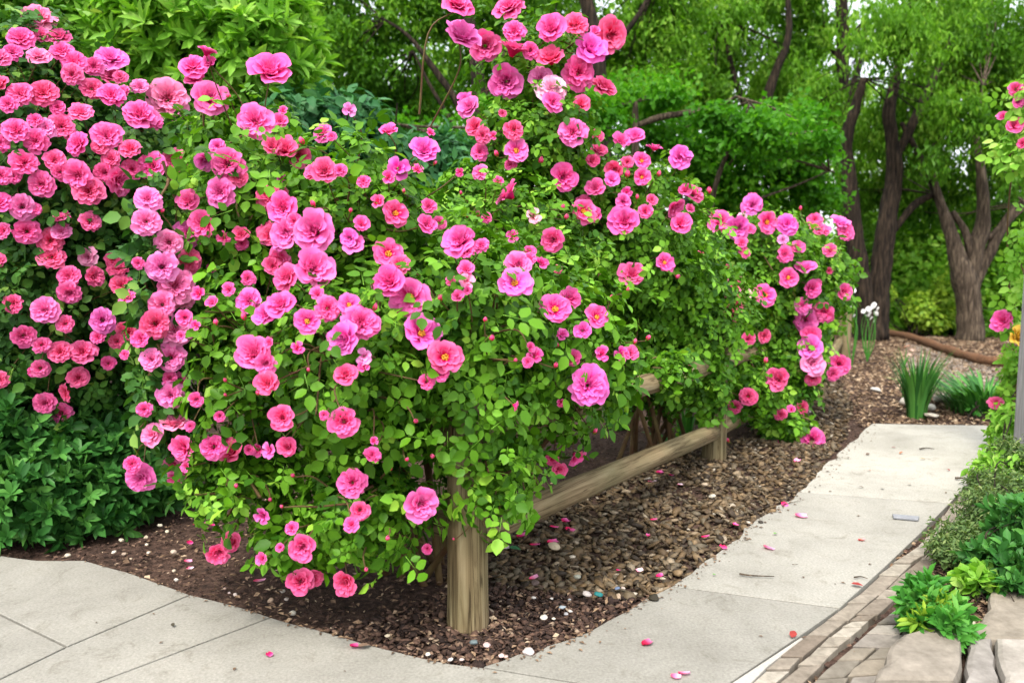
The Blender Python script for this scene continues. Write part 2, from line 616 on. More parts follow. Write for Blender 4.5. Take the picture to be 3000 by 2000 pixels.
gx = np.concatenate([-np.geomspace(400, 3.6, 26)[:-1], np.arange(-3.6, 8.0, 0.06), np.geomspace(8.0, 400, 24)])
gy = np.concatenate([-np.geomspace(200, 1.0, 14)[:-1], np.arange(-1.0, 1.4, 0.4), np.arange(1.4, 14.0, 0.06), np.geomspace(14.0, 900, 30)])
GX, GY = np.meshgrid(gx, gy)
GZ = np.array([hg(a, b) for a, b in zip(GX.ravel(), GY.ravel())]).reshape(GX.shape)
nx, ny = len(gx), len(gy)
ix = np.arange(nx * ny).reshape(ny, nx)
q = np.stack([ix[:-1, :-1], ix[:-1, 1:], ix[1:, 1:], ix[1:, :-1]], -1).reshape(-1, 4)
o = mesh_obj('ground', np.c_[GX.ravel(), GY.ravel(), GZ.ravel()], [q], M['mulch'], smooth=True)
tag(o, kind='structure')

# paths (polygons traced on the ground, in metres)
LEFT_EDGE = [(0, 1625), (110, 1640), (250, 1640), (420, 1690), (535, 1735), (700, 1775), (795, 1806), (1060, 1880), (1240, 1925), (1410, 1952)]
left_edge = g2(LEFT_EDGE)
rg = np.random.default_rng(3)
eA = rough_edge(g2([(-420, 1590), (-150, 1610), (0, 1625), (110, 1640), (250, 1640), (420, 1690), (558, 1740)]), 0.004, 0.08, rg)
eB = rough_edge(g2([(558, 1740), (700, 1775), (795, 1806)]), 0.003, 0.08, rg)
eC = rough_edge(g2([(795, 1806), (1060, 1880), (1240, 1925), (1410, 1952)]), 0.004, 0.08, rg)
slabs = []
slabs.append(np.vstack([eA, g2([(196, 1893), (0, 1798), (-420, 1600)])]))
slabs.append(g2([(-420, 1605), (0, 1798), (196, 1893), (-150, 2060), (-700, 2330), (-1100, 2330)]))
slabs.append(np.vstack([eB, g2([(277, 2000), (-180, 2330), (-700, 2330), (-150, 2060), (196, 1893)])]))
slabs.append(np.vstack([eC, g2([(1760, 2010), (2050, 2060), (2250, 2330), (-180, 2330), (277, 2000)])]))
r1 = rough_edge(g2([(1410, 1952), (1470, 1932), (1520, 1912), (1560, 1915), (1600, 1890), (1660, 1872), (1720, 1850), (1780, 1815), (1840, 1785), (1900, 1745), (1965, 1716)]), 0.006, 0.06, rg)
r2 = rough_edge(g2([(1965, 1716), (2040, 1660), (2110, 1610), (2200, 1535), (2270, 1490), (2335, 1440)]), 0.010, 0.06, rg)
r3 = rough_edge(g2([(2335, 1440), (2425, 1350), (2500, 1290), (2555, 1240)]), 0.014, 0.10, rg)
slabs.append(np.vstack([r1, g2([(2462, 1781), (2340, 1866), (2125, 2010), (2050, 2060), (1760, 2010)])]))
slabs.append(np.vstack([r2, g2([(2785, 1473), (2700, 1560), (2600, 1655), (2462, 1781)])]))
slabs.append(np.vstack([r3, g2([(2700, 1243), (2885, 1245), (2918, 1252), (2890, 1320), (2835, 1418), (2785, 1473)])]))
parts = []
for s in slabs:
    parts.append(slab(s, -0.10, 0.0, 0.002, 0.0045))
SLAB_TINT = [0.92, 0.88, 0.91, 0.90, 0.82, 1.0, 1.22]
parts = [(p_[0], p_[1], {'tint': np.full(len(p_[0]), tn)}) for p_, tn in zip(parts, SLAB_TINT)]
V, P, A = merge(parts[:4])
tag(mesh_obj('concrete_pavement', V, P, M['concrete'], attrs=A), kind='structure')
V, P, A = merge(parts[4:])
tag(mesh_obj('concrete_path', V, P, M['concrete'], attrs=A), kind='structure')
V, P = slab(g2([(2125, 2012), (2340, 1868), (2356, 1868), (2252, 1950), (2190, 2012)]), -0.10, 0.003, 0.004, 0.003)
tag(mesh_obj('pale_path_edge', V, P, M['concrete_pale']), kind='structure')

# brick border, two courses, and flagstones beyond it
LB = smooth_path(g2([(2000, 2200), (2130, 2060), (2250, 1950), (2348, 1866), (2462, 1781), (2600, 1658), (2696, 1586), (2790, 1470), (2838, 1420)]), 8)
RB = smooth_path(g2([(2180, 2200), (2290, 2060), (2400, 1950), (2509, 1849), (2585, 1787), (2714, 1670), (2790, 1590), (2870, 1480), (2905, 1420)]), 8)


def along(P, t):
    d = np.r_[0, np.cumsum(np.linalg.norm(np.diff(P, axis=0), axis=1))]
    return np.array([np.interp(t * d[-1], d, P[:, k]) for k in (0, 1)])


parts = []
N = 19
for c in range(2):
    cuts = np.linspace(0, 1, N + 1) + rg.normal(0, 0.006, N + 1)
    cuts[0], cuts[-1] = 0, 1
    if c:
        cuts[1:-1] += 0.02
    f0, f1 = (0.0, 0.5) if c == 0 else (0.5, 1.0)
    for i in range(N):
        a, b = cuts[i], cuts[i + 1]
        if rg.random() < 0.25:
            subs = [(a, (a + b) / 2), ((a + b) / 2, b)]
        else:
            subs = [(a, b)]
        for a, b in subs:
            quad = []
            for t, f in ((a, f0), (a, f1), (b, f1), (b, f0)):
                L_, R_ = along(LB, t), along(RB, t)
                quad.append(L_ + (R_ - L_) * f + rg.normal(0, 0.003, 2))
            V, P = slab(quad, -0.08, rg.normal(-0.004, 0.0015), 0.002, 0.0042)
            parts.append((V, P, {'tint': np.full(len(V), rg.random())}))
V, P, A = merge(parts)
tag(mesh_obj('paved_path_border', V, P, M['paver'], attrs=A), kind='structure')
# flagstones between the border and the planting
LF = smooth_path(g2([(2205, 2200), (2315, 2060), (2425, 1950), (2530, 1853), (2605, 1790), (2700, 1706), (2716, 1682)]), 8)
RF = smooth_path(g2([(2520, 2200), (2560, 2010), (2610, 1940), (2670, 1880), (2690, 1800), (2715, 1735), (2732, 1684)]), 8)
cuts = [0, 0.10, 0.20, 0.30, 0.40, 0.48, 0.56, 0.62, 0.69, 0.77, 0.86, 0.93, 1.0]
parts = []
for i in range(len(cuts) - 1):
    a, b = cuts[i], cuts[i + 1]
    sp = [0, 1] if i > 4 else [0, 0.35 + 0.2 * rg.random(), 1]
    for f0, f1 in zip(sp[:-1], sp[1:]):
        quad = []
        for t, f in ((a, f0), (a, f1), (b, f1), (b, f0)):
            L_, R_ = along(LF, t), along(RF, min(1, t + 0.02))
            quad.append(L_ + (R_ - L_) * f)
        quad = rough_edge(np.vstack([quad, quad[:1]]), 0.006, 0.07, rg)[:-1]
        V, P = slab(quad, -0.08, rg.normal(-0.003, 0.002), 0.003, 0.006)
        parts.append((V, P, {'tint': np.full(len(V), rg.random())}))
V, P, A = merge(parts)
tag(mesh_obj('flagstone_path', V, P, M['flag'], attrs=A), kind='structure')


def edge_debris():
    rr = np.random.default_rng(77)
    P = []
    for e, k, sp in ((eA, 90, .015), (eB, 40, .015), (eC, 80, .015), (r1, 120, .025), (r2, 170, .03), (r3, 120, .05)):
        i = rr.integers(len(e) - 1, size=k)
        t = rr.random(k)[:, None]
        P.append(e[i] * (1 - t) + e[i + 1] * t + np.abs(rr.normal(0, sp, (k, 1))) * np.array([[0.6, -0.8]]) + rr.normal(0, 0.01, (k, 2)))
    P.append(np.c_[rr.uniform(-1.6, 2.6, 90), rr.uniform(1.9, 5.5, 90)])
    P = np.vstack(P)
    P = P[on_path(P[:, 0], P[:, 1])]
    n = len(P)
    a = rr.random(n) * 2 * PI
    L = (0.003 + 0.010 * rr.random(n) ** 2)[:, None]
    D = np.c_[np.cos(a), np.sin(a), np.zeros(n)]
    S = np.c_[-np.sin(a), np.cos(a), np.zeros(n)]
    C = np.c_[P, np.full(n, 0.003)]
    up = np.array([[0, 0, 1]]) * L * 0.3
    V = np.stack([C - D * L, C - S * L * 0.5 + up, C + D * L, C + S * L * 0.5 + up], 1).reshape(-1, 3)
    i = np.arange(n)[:, None] * 4
    o = mesh_obj('path_debris', V, [np.concatenate([i + np.array([[0, 1, 2]]), i + np.array([[0, 2, 3]])])], M['litter'], attrs={'tint': np.repeat(rr.random(n) * 0.6, 4)})
    tag(o, kind='stuff')


def stone_slab(poly, h, label, tint, seed):
    G = g2(poly)
    c = G.mean(0)
    rr = np.random.default_rng(seed)
    E = rough_edge(np.vstack([G, G[:1]]), 0.006, 0.06, rr)[:-1]
    rings = []
    for ins, z in ((0.0, -0.08), (0.0, h * 0.55), (0.006, h * 0.9), (0.018, h)):
        Q, sg = inset(E, ins)
        if sg < 0:
            Q = Q[::-1]
        rings.append(np.c_[Q, np.full(len(Q), z)])
    for f in (0.7, 0.4, 0.15):
        Q = rings[3].copy()
        Q[:, :2] = c + (Q[:, :2] - c) * f
        for k in range(len(Q)):
            Q[k, 2] = h + 0.008 * noise.noise(Vector((Q[k, 0] * 5, Q[k, 1] * 5, seed)))
        rings.append(Q)
    n = len(E)
    V = np.vstack(rings)
    i = np.arange(n)
    j = (i + 1) % n
    qs = [np.stack([k * n + i, k * n + j, (k + 1) * n + j, (k + 1) * n + i], 1) for k in range(len(rings) - 1)]
    o = mesh_obj('stepping_stone', V, [np.vstack(qs), ((len(rings) - 1) * n + i)[None, :]], M['flag'], smooth=False,
                 attrs={'tint': np.full(len(V), tint)}, origin=(c[0], c[1], 0))
    tag(o, label, 'stepping stone', 'large stones beside the brick border')


stone_slab([(2555, 2060), (2600, 1950), (2640, 1915), (2705, 1893), (2800, 1893), (2815, 1930), (2795, 2060)], 0.07, 'big rounded buff boulder slab at the foot of the leafy clump', 0.5, 11)
stone_slab([(2790, 1890), (2870, 1850), (2905, 1752), (3080, 1748), (3120, 1905), (2830, 1905)], 0.04, 'flat tan sandstone slab behind the grey blocks', 0.45, 12)
stone_slab([(2805, 2060), (2830, 1912), (2905, 1908), (2925, 2060)], 0.05, 'narrow grey paving block right beside the big boulder slab', 0.75, 13)
stone_slab([(2932, 2060), (2912, 1912), (3110, 1912), (3130, 2060)], 0.055, 'pale grey paving block in the bottom corner', 0.9, 14)

# ---------------------------------------------------------------- scattered ground cover
slab_polys = slabs + [np.vstack([LB, RB[::-1]]), np.vstack([LF, RF[::-1]])]


def on_path(X, Y):
    m = np.zeros(X.shape, bool)
    for s in slab_polys:
        m |= poly_pip(s, X, Y)
    return m


edge_debris()


def flakes(n, area, size, mat, name, zoff=0.004, seed=1, keep=None, tilt=0.5, ratio=0.5, near=True):
    """small bent chips lying on the ground: one 'stuff' object"""
    rr = np.random.default_rng(seed)
    x0, x1, y0, y1 = area
    if near:
        Y = y0 + (y1 - y0) * rr.random(n) ** 1.6
    else:
        Y = y0 + (y1 - y0) * rr.random(n)
    X = x0 + (x1 - x0) * rr.random(n)
    m = ~on_path(X, Y)
    if keep is not None:
        m &= keep(X, Y)
    X, Y = X[m], Y[m]
    n = len(X)
    Z = np.array([hg(a, b) for a, b in zip(X, Y)]) + zoff + rr.random(n) * 0.016
    a = rr.random(n) * 2 * PI
    L = size * (0.5 + rr.random(n))
    W = L * ratio * (0.6 + 0.8 * rr.random(n))
    D = nrm(np.c_[np.cos(a), np.sin(a), rr.normal(0, tilt * 0.5, n)])
    Nn = nrm(np.c_[rr.normal(0, tilt, n), rr.normal(0, tilt, n), np.ones(n)])
    S = nrm(np.cross(Nn, D))
    C = np.c_[X, Y, Z]
    L, W = L[:, None], W[:, None]
    up = nrm(np.cross(D, S)) * (L * 0.12)
    V = np.stack([C - D * L / 2, C - S * W / 2 - D * L * 0.1 + up, C + D * L / 2, C + S * W / 2 + D * L * 0.1 + up], 1).reshape(-1, 3)
    i = np.arange(n)[:, None] * 4
    T = np.concatenate([i + np.array([[0, 1, 2]]), i + np.array([[0, 2, 3]])])
    o = mesh_obj(name, V, [T], mat, attrs={'tint': np.repeat(rr.random(n), 4)})
    return tag(o, kind='stuff')


PEB = g2([(1440, 1575), (1600, 1490), (1900, 1340), (2170, 1280), (2380, 1140), (2460, 1110), (2500, 1180), (2470, 1290), (2360, 1432), (2200, 1545), (2040, 1668), (1960, 1725), (1830, 1735), (1660, 1722), (1440, 1700)])
is_peb = lambda X, Y: poly_pip(PEB, X, Y)
not_peb = lambda X, Y: ~poly_pip(PEB, X, Y)
flakes(42000, (-3.2, 3.6, 1.9, 6.5), 0.020, M['chips'], 'mulch_debris', seed=1, keep=not_peb)
flakes(60000, (1.5, 8.5, 5.0, 13.0), 0.038, M['litter'], 'leaf_litter', seed=2, near=False, keep=lambda X, Y: (X > 2.0 + 0.1 * Y) & not_peb(X, Y))
flakes(3000, (-1.6, 0.9, 1.9, 4.2), 0.022, M['litter'], 'dry_litter', seed=5, keep=lambda X, Y: not_peb(X, Y), zoff=0.012)

# pebbles: one object made of deformed balls
import bmesh
bm = bmesh.new()
bmesh.ops.create_icosphere(bm, subdivisions=1, radius=1)
ICO_V = np.array([v.co[:] for v in bm.verts])
ICO_F = np.array([[v.index for v in f.verts] for f in bm.faces])
bm.free()
bm = bmesh.new()
bmesh.ops.create_icosphere(bm, subdivisions=3, radius=1)
ICO3_V = np.array([v.co[:] for v in bm.verts])
ICO3_F = np.array([[v.index for v in f.verts] for f in bm.faces])
bm.free()


def pebbles(n, poly, smin, smax, name, mat, seed, layers=0.035, power=1.8, tints=None):
    rr = np.random.default_rng(seed)
    lo, hi = poly.min(0), poly.max(0)
    X = lo[0] + (hi[0] - lo[0]) * rr.random(n)
    Y = lo[1] + (hi[1] - lo[1]) * rr.random(n) ** 1.25
    m = poly_pip(poly, X, Y) & ~on_path(X, Y)
    X, Y = X[m], Y[m]
    n = len(X)
    s = smin + (smax - smin) * rr.random(n) ** power
    Z = np.array([hg(a, b) for a, b in zip(X, Y)]) + rr.random(n) * layers * 0.6 + s * 0.1
    ax = np.stack([s * (0.8 + 0.5 * rr.random(n)), s * (0.5 + 0.35 * rr.random(n)), s * (0.22 + 0.22 * rr.random(n))], 1)
    B = ICO_V[None] * (1 + 0.16 * rr.normal(size=(n, len(ICO_V), 1))) * ax[:, None, :]
    a = rr.random(n) * 2 * PI
    t1 = rr.normal(0, 0.32, n)
    t2 = rr.normal(0, 0.32, n)
    ca, sa = np.cos(a)[:, None], np.sin(a)[:, None]
    x, y, z = B[..., 0], B[..., 1], B[..., 2]
    z2 = z + x * t1[:, None]
    z3 = z2 + y * t2[:, None]
    V = np.stack([x * ca - y * sa + X[:, None], x * sa + y * ca + Y[:, None], z3 + Z[:, None]], -1).reshape(-1, 3)
    T = (ICO_F[None] + (np.arange(n) * len(ICO_V))[:, None, None]).reshape(-1, 3)
    o = mesh_obj(name, V, [T], mat, smooth=True, attrs={'tint': np.repeat(rr.random(n), len(ICO_V))})
    return tag(o, kind='stuff')


pebbles(34000, PEB, 0.009, 0.031, 'gravel', M['pebble'], 4)
TIP = g2([(1000, 1830), (1400, 1700), (1440, 1690), (1830, 1730), (1960, 1722), (1840, 1790), (1660, 1875), (1415, 1950), (1200, 1912), (900, 1830)])
pebbles(7000, TIP, 0.006, 0.018, 'fine_gravel', M['chips'], 6)
FAR = g2([(2655, 1002), (2700, 1010), (2760, 1032), (2890, 1070), (3060, 1078), (3090, 1190), (2760, 1175), (2690, 1140), (2650, 1060)])
pebbles(26000, FAR, 0.010, 0.024, 'far_gravel', M['far_gravel'], 8, layers=0.02)


def rock(name, x, y, w_px, h_px, label, cat, color, group, seed, flat=0.5, depth=1.0, z=0.0, facet=0.2):
    """one stone: a lumpy ball sized from its width and height in the photo"""
    c = atz(x, y, z)
    m_ = px(c[1])
    rr = np.random.default_rng(seed)
    sx = w_px * m_ / 2
    sz = sx * flat
    dirs = ICO3_V
    B = []
    for v in dirs:
        k = 1 + facet * noise.noise(Vector(v * 1.1) + Vector((seed * 3.7, 0, 0))) * 1.6 + 0.05 * noise.noise(Vector(v * 4) + Vector((seed, 1, 0)))
        B.append([v[0] * sx * k, v[1] * sx * depth * k, v[2] * sz * k])
    B = np.array(B)
    key = 'rock_%s' % (color,)
    if key not in M:
        M[key] = flat_mat('stone', tuple(v * 0.72 for v in color))
    o = mesh_obj(name, B, [ICO3_F], M[key], smooth=True)
    o.location = (c[0], c[1], c[2] + sz * 0.35)
    o.rotation_euler = (rr.normal(0, 0.12), rr.normal(0, 0.12), rr.normal(0, 0.3))
    return tag(o, label, cat, group)


# ---------------------------------------------------------------- leaves
OV_V = np.array([[0, 0, 0], [0.5, 0, -0.05], [1, 0, -0.14], [0.20, 0.26, 0.03], [0.55, 0.33, 0.03], [0.83, 0.16, -0.05],
                 [0.20, -0.26, 0.03], [0.55, -0.33, 0.03], [0.83, -0.16, -0.05]])
OV_F = np.array([[0, 1, 4, 3], [1, 2, 5, 4], [0, 6, 7, 1], [1, 7, 8, 2]])
DI_V = np.array([[0, 0, 0], [0.45, 0.5, 0.08], [1, 0, -0.08], [0.45, -0.5, 0.08]])
DI_F = np.array([[0, 2, 1], [0, 3, 2]])
LN_V = np.array([[0, 0, 0], [0.35, 0.40, 0.06], [0.72, 0.42, 0.02], [1, 0, -0.12], [0.72, -0.42, 0.02], [0.35, -0.40, 0.06], [0.5, 0, -0.03]])
LN_F = np.array([[0, 6, 2, 1], [6, 3, 2, 2], [0, 5, 4, 6], [6, 4, 3, 3]])
LN_F4 = np.array([[0, 6, 2, 1], [0, 5, 4, 6]])
LN_F3 = np.array([[6, 3, 2], [6, 4, 3]])


def leaf_arrays(P, A, N, L, W, tint, template='ov'):
    """P base, A direction, N normal, L length, W width (as factor of L for 'ov')"""
    A = nrm(A)
    S = nrm(np.cross(N, A))
    N2 = np.cross(A, S)
    T = {'ov': OV_V, 'di': DI_V, 'ln': LN_V}[template]
    L = np.asarray(L)[:, None, None]
    W = np.asarray(W)[:, None, None]
    V = P[:, None] + A[:, None] * T[None, :, 0:1] * L + S[:, None] * T[None, :, 1:2] * W + N2[:, None] * T[None, :, 2:3] * L
    n, k = len(P), len(T)
    V = V.reshape(-1, 3)
    off = (np.arange(n) * k)[:, None, None]
    if template == 'ov':
        polys = [(OV_F[None] + off).reshape(-1, 4)]
    elif template == 'di':
        polys = [(DI_F[None] + off).reshape(-1, 3)]
    else:
        polys = [(LN_F4[None] + off).reshape(-1, 4), (LN_F3[None] + off).reshape(-1, 3)]
    return V, polys, {'tint': np.repeat(tint, k)}


class Lump:
    def __init__(s, x, y, rx, ry, Y, d, w=1.0):
        s.c = atY(x, y, Y)
        s.r = np.array([rx * px(Y), d, ry * px(Y)])
        s.w = w


def L_(*a):
    return Lump(*a)


def field(lumps, P):
    """smallest normalised distance of points to any lump (1 = on the surface)"""
    m = np.full(len(P), 9.0)
    for l in lumps:
        m = np.minimum(m, np.linalg.norm((P - l.c) / l.r, axis=1))
    return m


def wave(P, f, ph=0.0):
    """cheap smooth 3D noise from sines, about -1..1"""
    x, y, z = P[:, 0] * f + ph, P[:, 1] * f + ph * 1.7, P[:, 2] * f + ph * 0.6
    return (np.sin(x * 1.0 + 1.3 * np.sin(y * 0.9 + 0.5)) + np.sin(y * 1.1 + 1.4 * np.sin(z * 1.2 + 2.1)) + np.sin(z * 1.05 + 1.2 * np.sin(x * 1.15 + 4.0))) / 3


def sample_lumps(lumps, n, rr, r0=0.6, r1=1.0, inner=0.5, rag=0.18, f=6.0, zmin=0.02):
    """points in the outer shell of a union of lumps, with an uneven outline; returns points and outward normals"""
    vol = np.array([np.prod(l.r) ** (2 / 3) * l.w for l in lumps])
    pick = rr.choice(len(lumps), size=n, p=vol / vol.sum())
    D = nrm(rr.normal(size=(n, 3)))
    C = np.array([l.c for l in lumps])[pick]
    Rr = np.array([l.r for l in lumps])[pick]
    u = r0 + (r1 - r0) * rr.random(n)
    P0 = C + D * Rr
    u = u * (1 + rag * 1.6 * wave(P0, f, 1.0) + rag * 0.5 * rr.normal(size=n))
    P = C + D * Rr * u[:, None]
    Nn = nrm(D / Rr)
    keep = (P[:, 2] > zmin) & (field(lumps, P) > inner)
    return P[keep], Nn[keep]


CARVE = 0.22


def carve(P, blooms, back=0.3):
    """drop leaves that would sit in front of a bloom's face"""
    keep = np.ones(len(P), bool)
    for p, ax, r in blooms:
        v = P - p
        t = v @ ax
        dist = np.linalg.norm(v - t[:, None] * ax, axis=1)
        keep &= ~((t > -r * back) & (t < CARVE) & (dist < r * 1.0))
    return keep


def compound(P, Nout, rr, L, blooms=(), up=0.55, droop=0.25, out=1.0):
    """rose leaves: five leaflets on a short stalk; returns leaflet arrays"""
    if len(blooms):
        k = carve(P, blooms)
        P, Nout = P[k], Nout[k]
    n = len(P)
    Nf = nrm(Nout * out + np.array([0, 0, up]) + rr.normal(0, 0.45, (n, 3)))
    A = rr.normal(size=(n, 3)) + np.array([0, 0, -droop]) + Nout * 0.4
    A = nrm(A - Nf * np.sum(A * Nf, 1, keepdims=True))
    S = np.cross(Nf, A)
    s = L * (0.65 + 0.7 * rr.random(n))
    tint = np.clip(rr.beta(1.7, 2.5, n) + 0.0, 0, 1)
    young = rr.random(n) < 0.10
    tint = np.where(young, 0.9 + 0.1 * rr.random(n), tint)
    out_ = []
    for along_, ang, sc_ in ((1.35, 0.0, 1.1), (1.0, 62, 0.95), (1.0, -62, 0.95), (0.35, 68, 0.72), (0.35, -68, 0.72)):
        a = R(ang) + rr.normal(0, 0.15, n)
        D = A * np.cos(a)[:, None] + S * np.sin(a)[:, None]
        base = P + A * (s * along_)[:, None] + D * (s * 0.10)[:, None] + Nf * (rr.normal(0, 0.08, n) * s)[:, None]
        Nl = nrm(Nf + rr.normal(0, 0.28, (n, 3)))
        D = nrm(D - Nl * np.sum(D * Nl, 1, keepdims=True) + Nl * rr.normal(-0.1, 0.15, n)[:, None])
        out_.append(leaf_arrays(base, D, Nl, s * sc_, s * sc_ * (0.95 + 0.25 * rr.random(n)), np.clip(tint + rr.normal(0, 0.07, n), 0, 1)))
    # leaf stalks
    w_ = (s * 0.025)[:, None]
    V = np.stack([P - S * w_, P + S * w_, P + A * (s * 1.4)[:, None]], 1).reshape(-1, 3)
    T = (np.arange(n)[:, None] * 3 + np.array([[0, 1, 2]]))
    out_.append((V, [T], {'tint': np.full(len(V), 0.85)}))
    return out_


def rosettes(P, Nout, rr, L, k=8, up=0.6, wid=0.3, open_=0.8):
    """whorls of narrow leaves round shoot tips"""
    n = len(P)
    Ax = nrm(Nout + np.array([0, 0, up]) + rr.normal(0, 0.35, (n, 3)))
    Sx = nrm(np.cross(Ax, rr.normal(size=(n, 3))))
    Sy = np.cross(Ax, Sx)
    t0 = rr.random(n)
    out_ = []
    for j in range(k):
        a = j * 2.399 + rr.normal(0, 0.2, n)
        rad = Sx * np.cos(a)[:, None] + Sy * np.sin(a)[:, None]
        el = open_ * (0.5 + 0.9 * (k - j) / k) + rr.normal(0, 0.15, n)
        D = nrm(rad * np.sin(el)[:, None] + Ax * np.cos(el)[:, None])
        Nl = nrm(Ax * np.sin(el)[:, None] - rad * np.cos(el)[:, None])
        s = L * (0.6 + 0.5 * rr.random(n)) * (1 if j > 1 else 0.75)
        out_.append(leaf_arrays(P + Ax * (L * 0.12 * (j / k)), D, Nl, s, s * wid * (0.85 + 0.3 * rr.random(n)), np.clip(t0 * 0.7 + 0.3 * rr.random(n), 0, 1), 'ln'))
    return out_


def simple(P, Nout, rr, L, wid=0.5, droop=0.6, tmpl='di', up=0.6):
    n = len(P)
    Nf = nrm(Nout * 0.7 + np.array([0, 0, up]) + rr.normal(0, 0.6, (n, 3)))
    A = rr.normal(size=(n, 3)) + np.array([0, 0, -droop * 1.6])
    A = nrm(A - Nf * np.sum(A * Nf, 1, keepdims=True) * 0.8)
    s = L * (0.6 + 0.8 * rr.random(n))
    return [leaf_arrays(P, A, Nf, s, s * wid, rr.beta(1.6, 1.8, n), tmpl)]


def canes(pairs, rr, r=0.004, sides=5, sag=0.08, dev=0.10):
    parts = []
    for a, b in pairs:
        a, b = np.asarray(a, float), np.asarray(b, float)
        L = np.linalg.norm(b - a)
        m = (a + b) / 2 + rr.normal(0, dev, 3) * L + np.array([0, 0, sag * L])
        P = smooth_path([a, m, b], 5)
        V, F_ = tube(P, np.linspace(r * 1.7, r * 0.8, len(P)), sides, cap=False)
        parts.append((V, F_))
    V, F_, _ = merge(parts)
    return V, F_


# ---------------------------------------------------------------- rose blooms
def bloom_geo(seed, kind):
    """unit-radius bloom with its face towards +Z"""
    rr = np.random.default_rng(seed)
    parts = []
    if kind == 'full':
        layers = [(5, 1.0, 48, 24, 92, 0.0), (6, 0.92, 42, 16, 74, 0.02), (5, 0.80, 46, 10, 56, 0.04), (5, 0.68, 46, 5, 38, 0.06), (4, 0.56, 52, 1, 22, 0.08), (3, 0.46, 62, -2, 8, 0.10), (2, 0.38, 80, -4, -6, 0.10)]
    elif kind == 'pompon':
        layers = [(8, 1.0, 36, 30, 112, 0.0), (8, 0.94, 34, 22, 92, 0.04), (8, 0.82, 34, 15, 76, 0.08), (7, 0.70, 36, 10, 58, 0.12), (6, 0.56, 40, 6, 38, 0.15), (4, 0.42, 50, 3, 14, 0.16)]
    elif kind == 'open':
        layers = [(6, 1.0, 44, 35, 98, 0.0), (6, 0.86, 42, 28, 80, 0.03), (5, 0.62, 40, 22, 60, 0.05)]
    elif kind == 'loose':
        layers = [(4, 1.0, 46, 30, 95, 0.0), (3, 0.75, 50, 12, 55, 0.05), (3, 0.5, 55, 4, 15, 0.08)]
    else:  # bud
        layers = [(3, 1.0, 62, 2, 3, 0.0), (3, 0.92, 66, 8, -6, 0.0)]
    nu, nv = 9, 7
    uu = np.linspace(-1, 1, nu)
    vv = np.linspace(0, 1, nv)
    for (cnt, Rl, half, t0, t1, z0) in layers:
        ph0 = rr.random() * 2 * PI
        for i in range(cnt):
            ph = ph0 + i * 2 * PI / cnt + rr.normal(0, 0.13)
            Rk = Rl * (0.88 + 0.22 * rr.random())
            a0, a1 = R(t0 + rr.normal(0, 3)), R(t1 + rr.normal(0, 9))
            hw = R(half) * (0.9 + 0.25 * rr.random())
            frill = 0.04 + 0.05 * rr.random()
            fp = rr.random() * 6
            tw = rr.normal(0, 0.15)
            G = np.zeros((nv, nu, 3))
            tip = np.zeros((nv, nu))
            # profile by integrating the opening angle
            M_ = 24
            tt = np.linspace(0, 1, M_)
            ang = a0 + (a1 - a0) * tt ** 1.25
            pr = np.r_[0, np.cumsum(np.sin(ang[:-1]) / (M_ - 1))] * Rk + (0.10 if kind != 'bud' else 0.16)
            pz = np.r_[0, np.cumsum(np.cos(ang[:-1]) / (M_ - 1))] * Rk
            if kind == 'bud':
                pr = 0.16 + 0.30 * np.sin(np.clip(tt * 1.05, 0, 1) * PI) ** 0.8 * (1.15 - 0.3 * tt)
                pz = tt * 1.35 * Rk
            for a, v in enumerate(vv):
                for b, u in enumerate(uu):
                    notch = 1 - 0.24 * abs(u) ** 3.5 - 0.05 * math.exp(-(u * 4) ** 2)
                    ve = v * notch
                    r_ = np.interp(ve, tt, pr)
                    z_ = np.interp(ve, tt, pz)
                    wv = math.sin(min(1.0, v * 1.15 + 0.12) * PI * 0.62) ** 0.8
                    phi = ph + u * hw * wv + tw * v
                    cup = 0.10 * Rk * (u * u) * v
                    f_ = frill * v ** 2 * math.sin(u * 5 + fp) + 0.012 * v * math.sin(u * 10 + fp * 2)
                    r2 = r_ - cup * math.cos(np.interp(ve, tt, ang)) + f_ * math.cos(np.interp(ve, tt, ang)) * 1.0
                    z2 = z_ + cup * math.sin(np.interp(ve, tt, ang)) + f_ * math.sin(np.interp(ve, tt, ang)) + z0
                    G[a, b] = (r2 * math.cos(phi), r2 * math.sin(phi), z2)
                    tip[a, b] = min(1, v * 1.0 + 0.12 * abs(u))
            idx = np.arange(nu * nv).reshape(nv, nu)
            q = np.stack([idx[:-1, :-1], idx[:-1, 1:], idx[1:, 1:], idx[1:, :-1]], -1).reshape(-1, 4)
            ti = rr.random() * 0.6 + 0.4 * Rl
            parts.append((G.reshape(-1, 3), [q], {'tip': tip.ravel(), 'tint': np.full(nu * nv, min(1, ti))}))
    V, P, A = merge(parts)
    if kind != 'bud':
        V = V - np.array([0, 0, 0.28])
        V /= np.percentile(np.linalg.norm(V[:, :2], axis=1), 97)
    return V, P, A


BLOOM, BLOOM_RAW = {}, {}
for kind, seeds in (('full', (1, 2, 3, 4, 5)), ('pompon', (11, 12, 13, 14)), ('open', (21, 22, 23)), ('loose', (31, 32, 33)), ('bud', (41, 42))):
    for s in seeds:
        V, P, A = bloom_geo(s, kind)
        BLOOM_RAW.setdefault(kind, []).append((V, P, A))
        BLOOM.setdefault(kind, []).append(raw_mesh('rose_bloom' if kind != 'bud' else 'rose_bud', V, P, M['petal'], True, A))


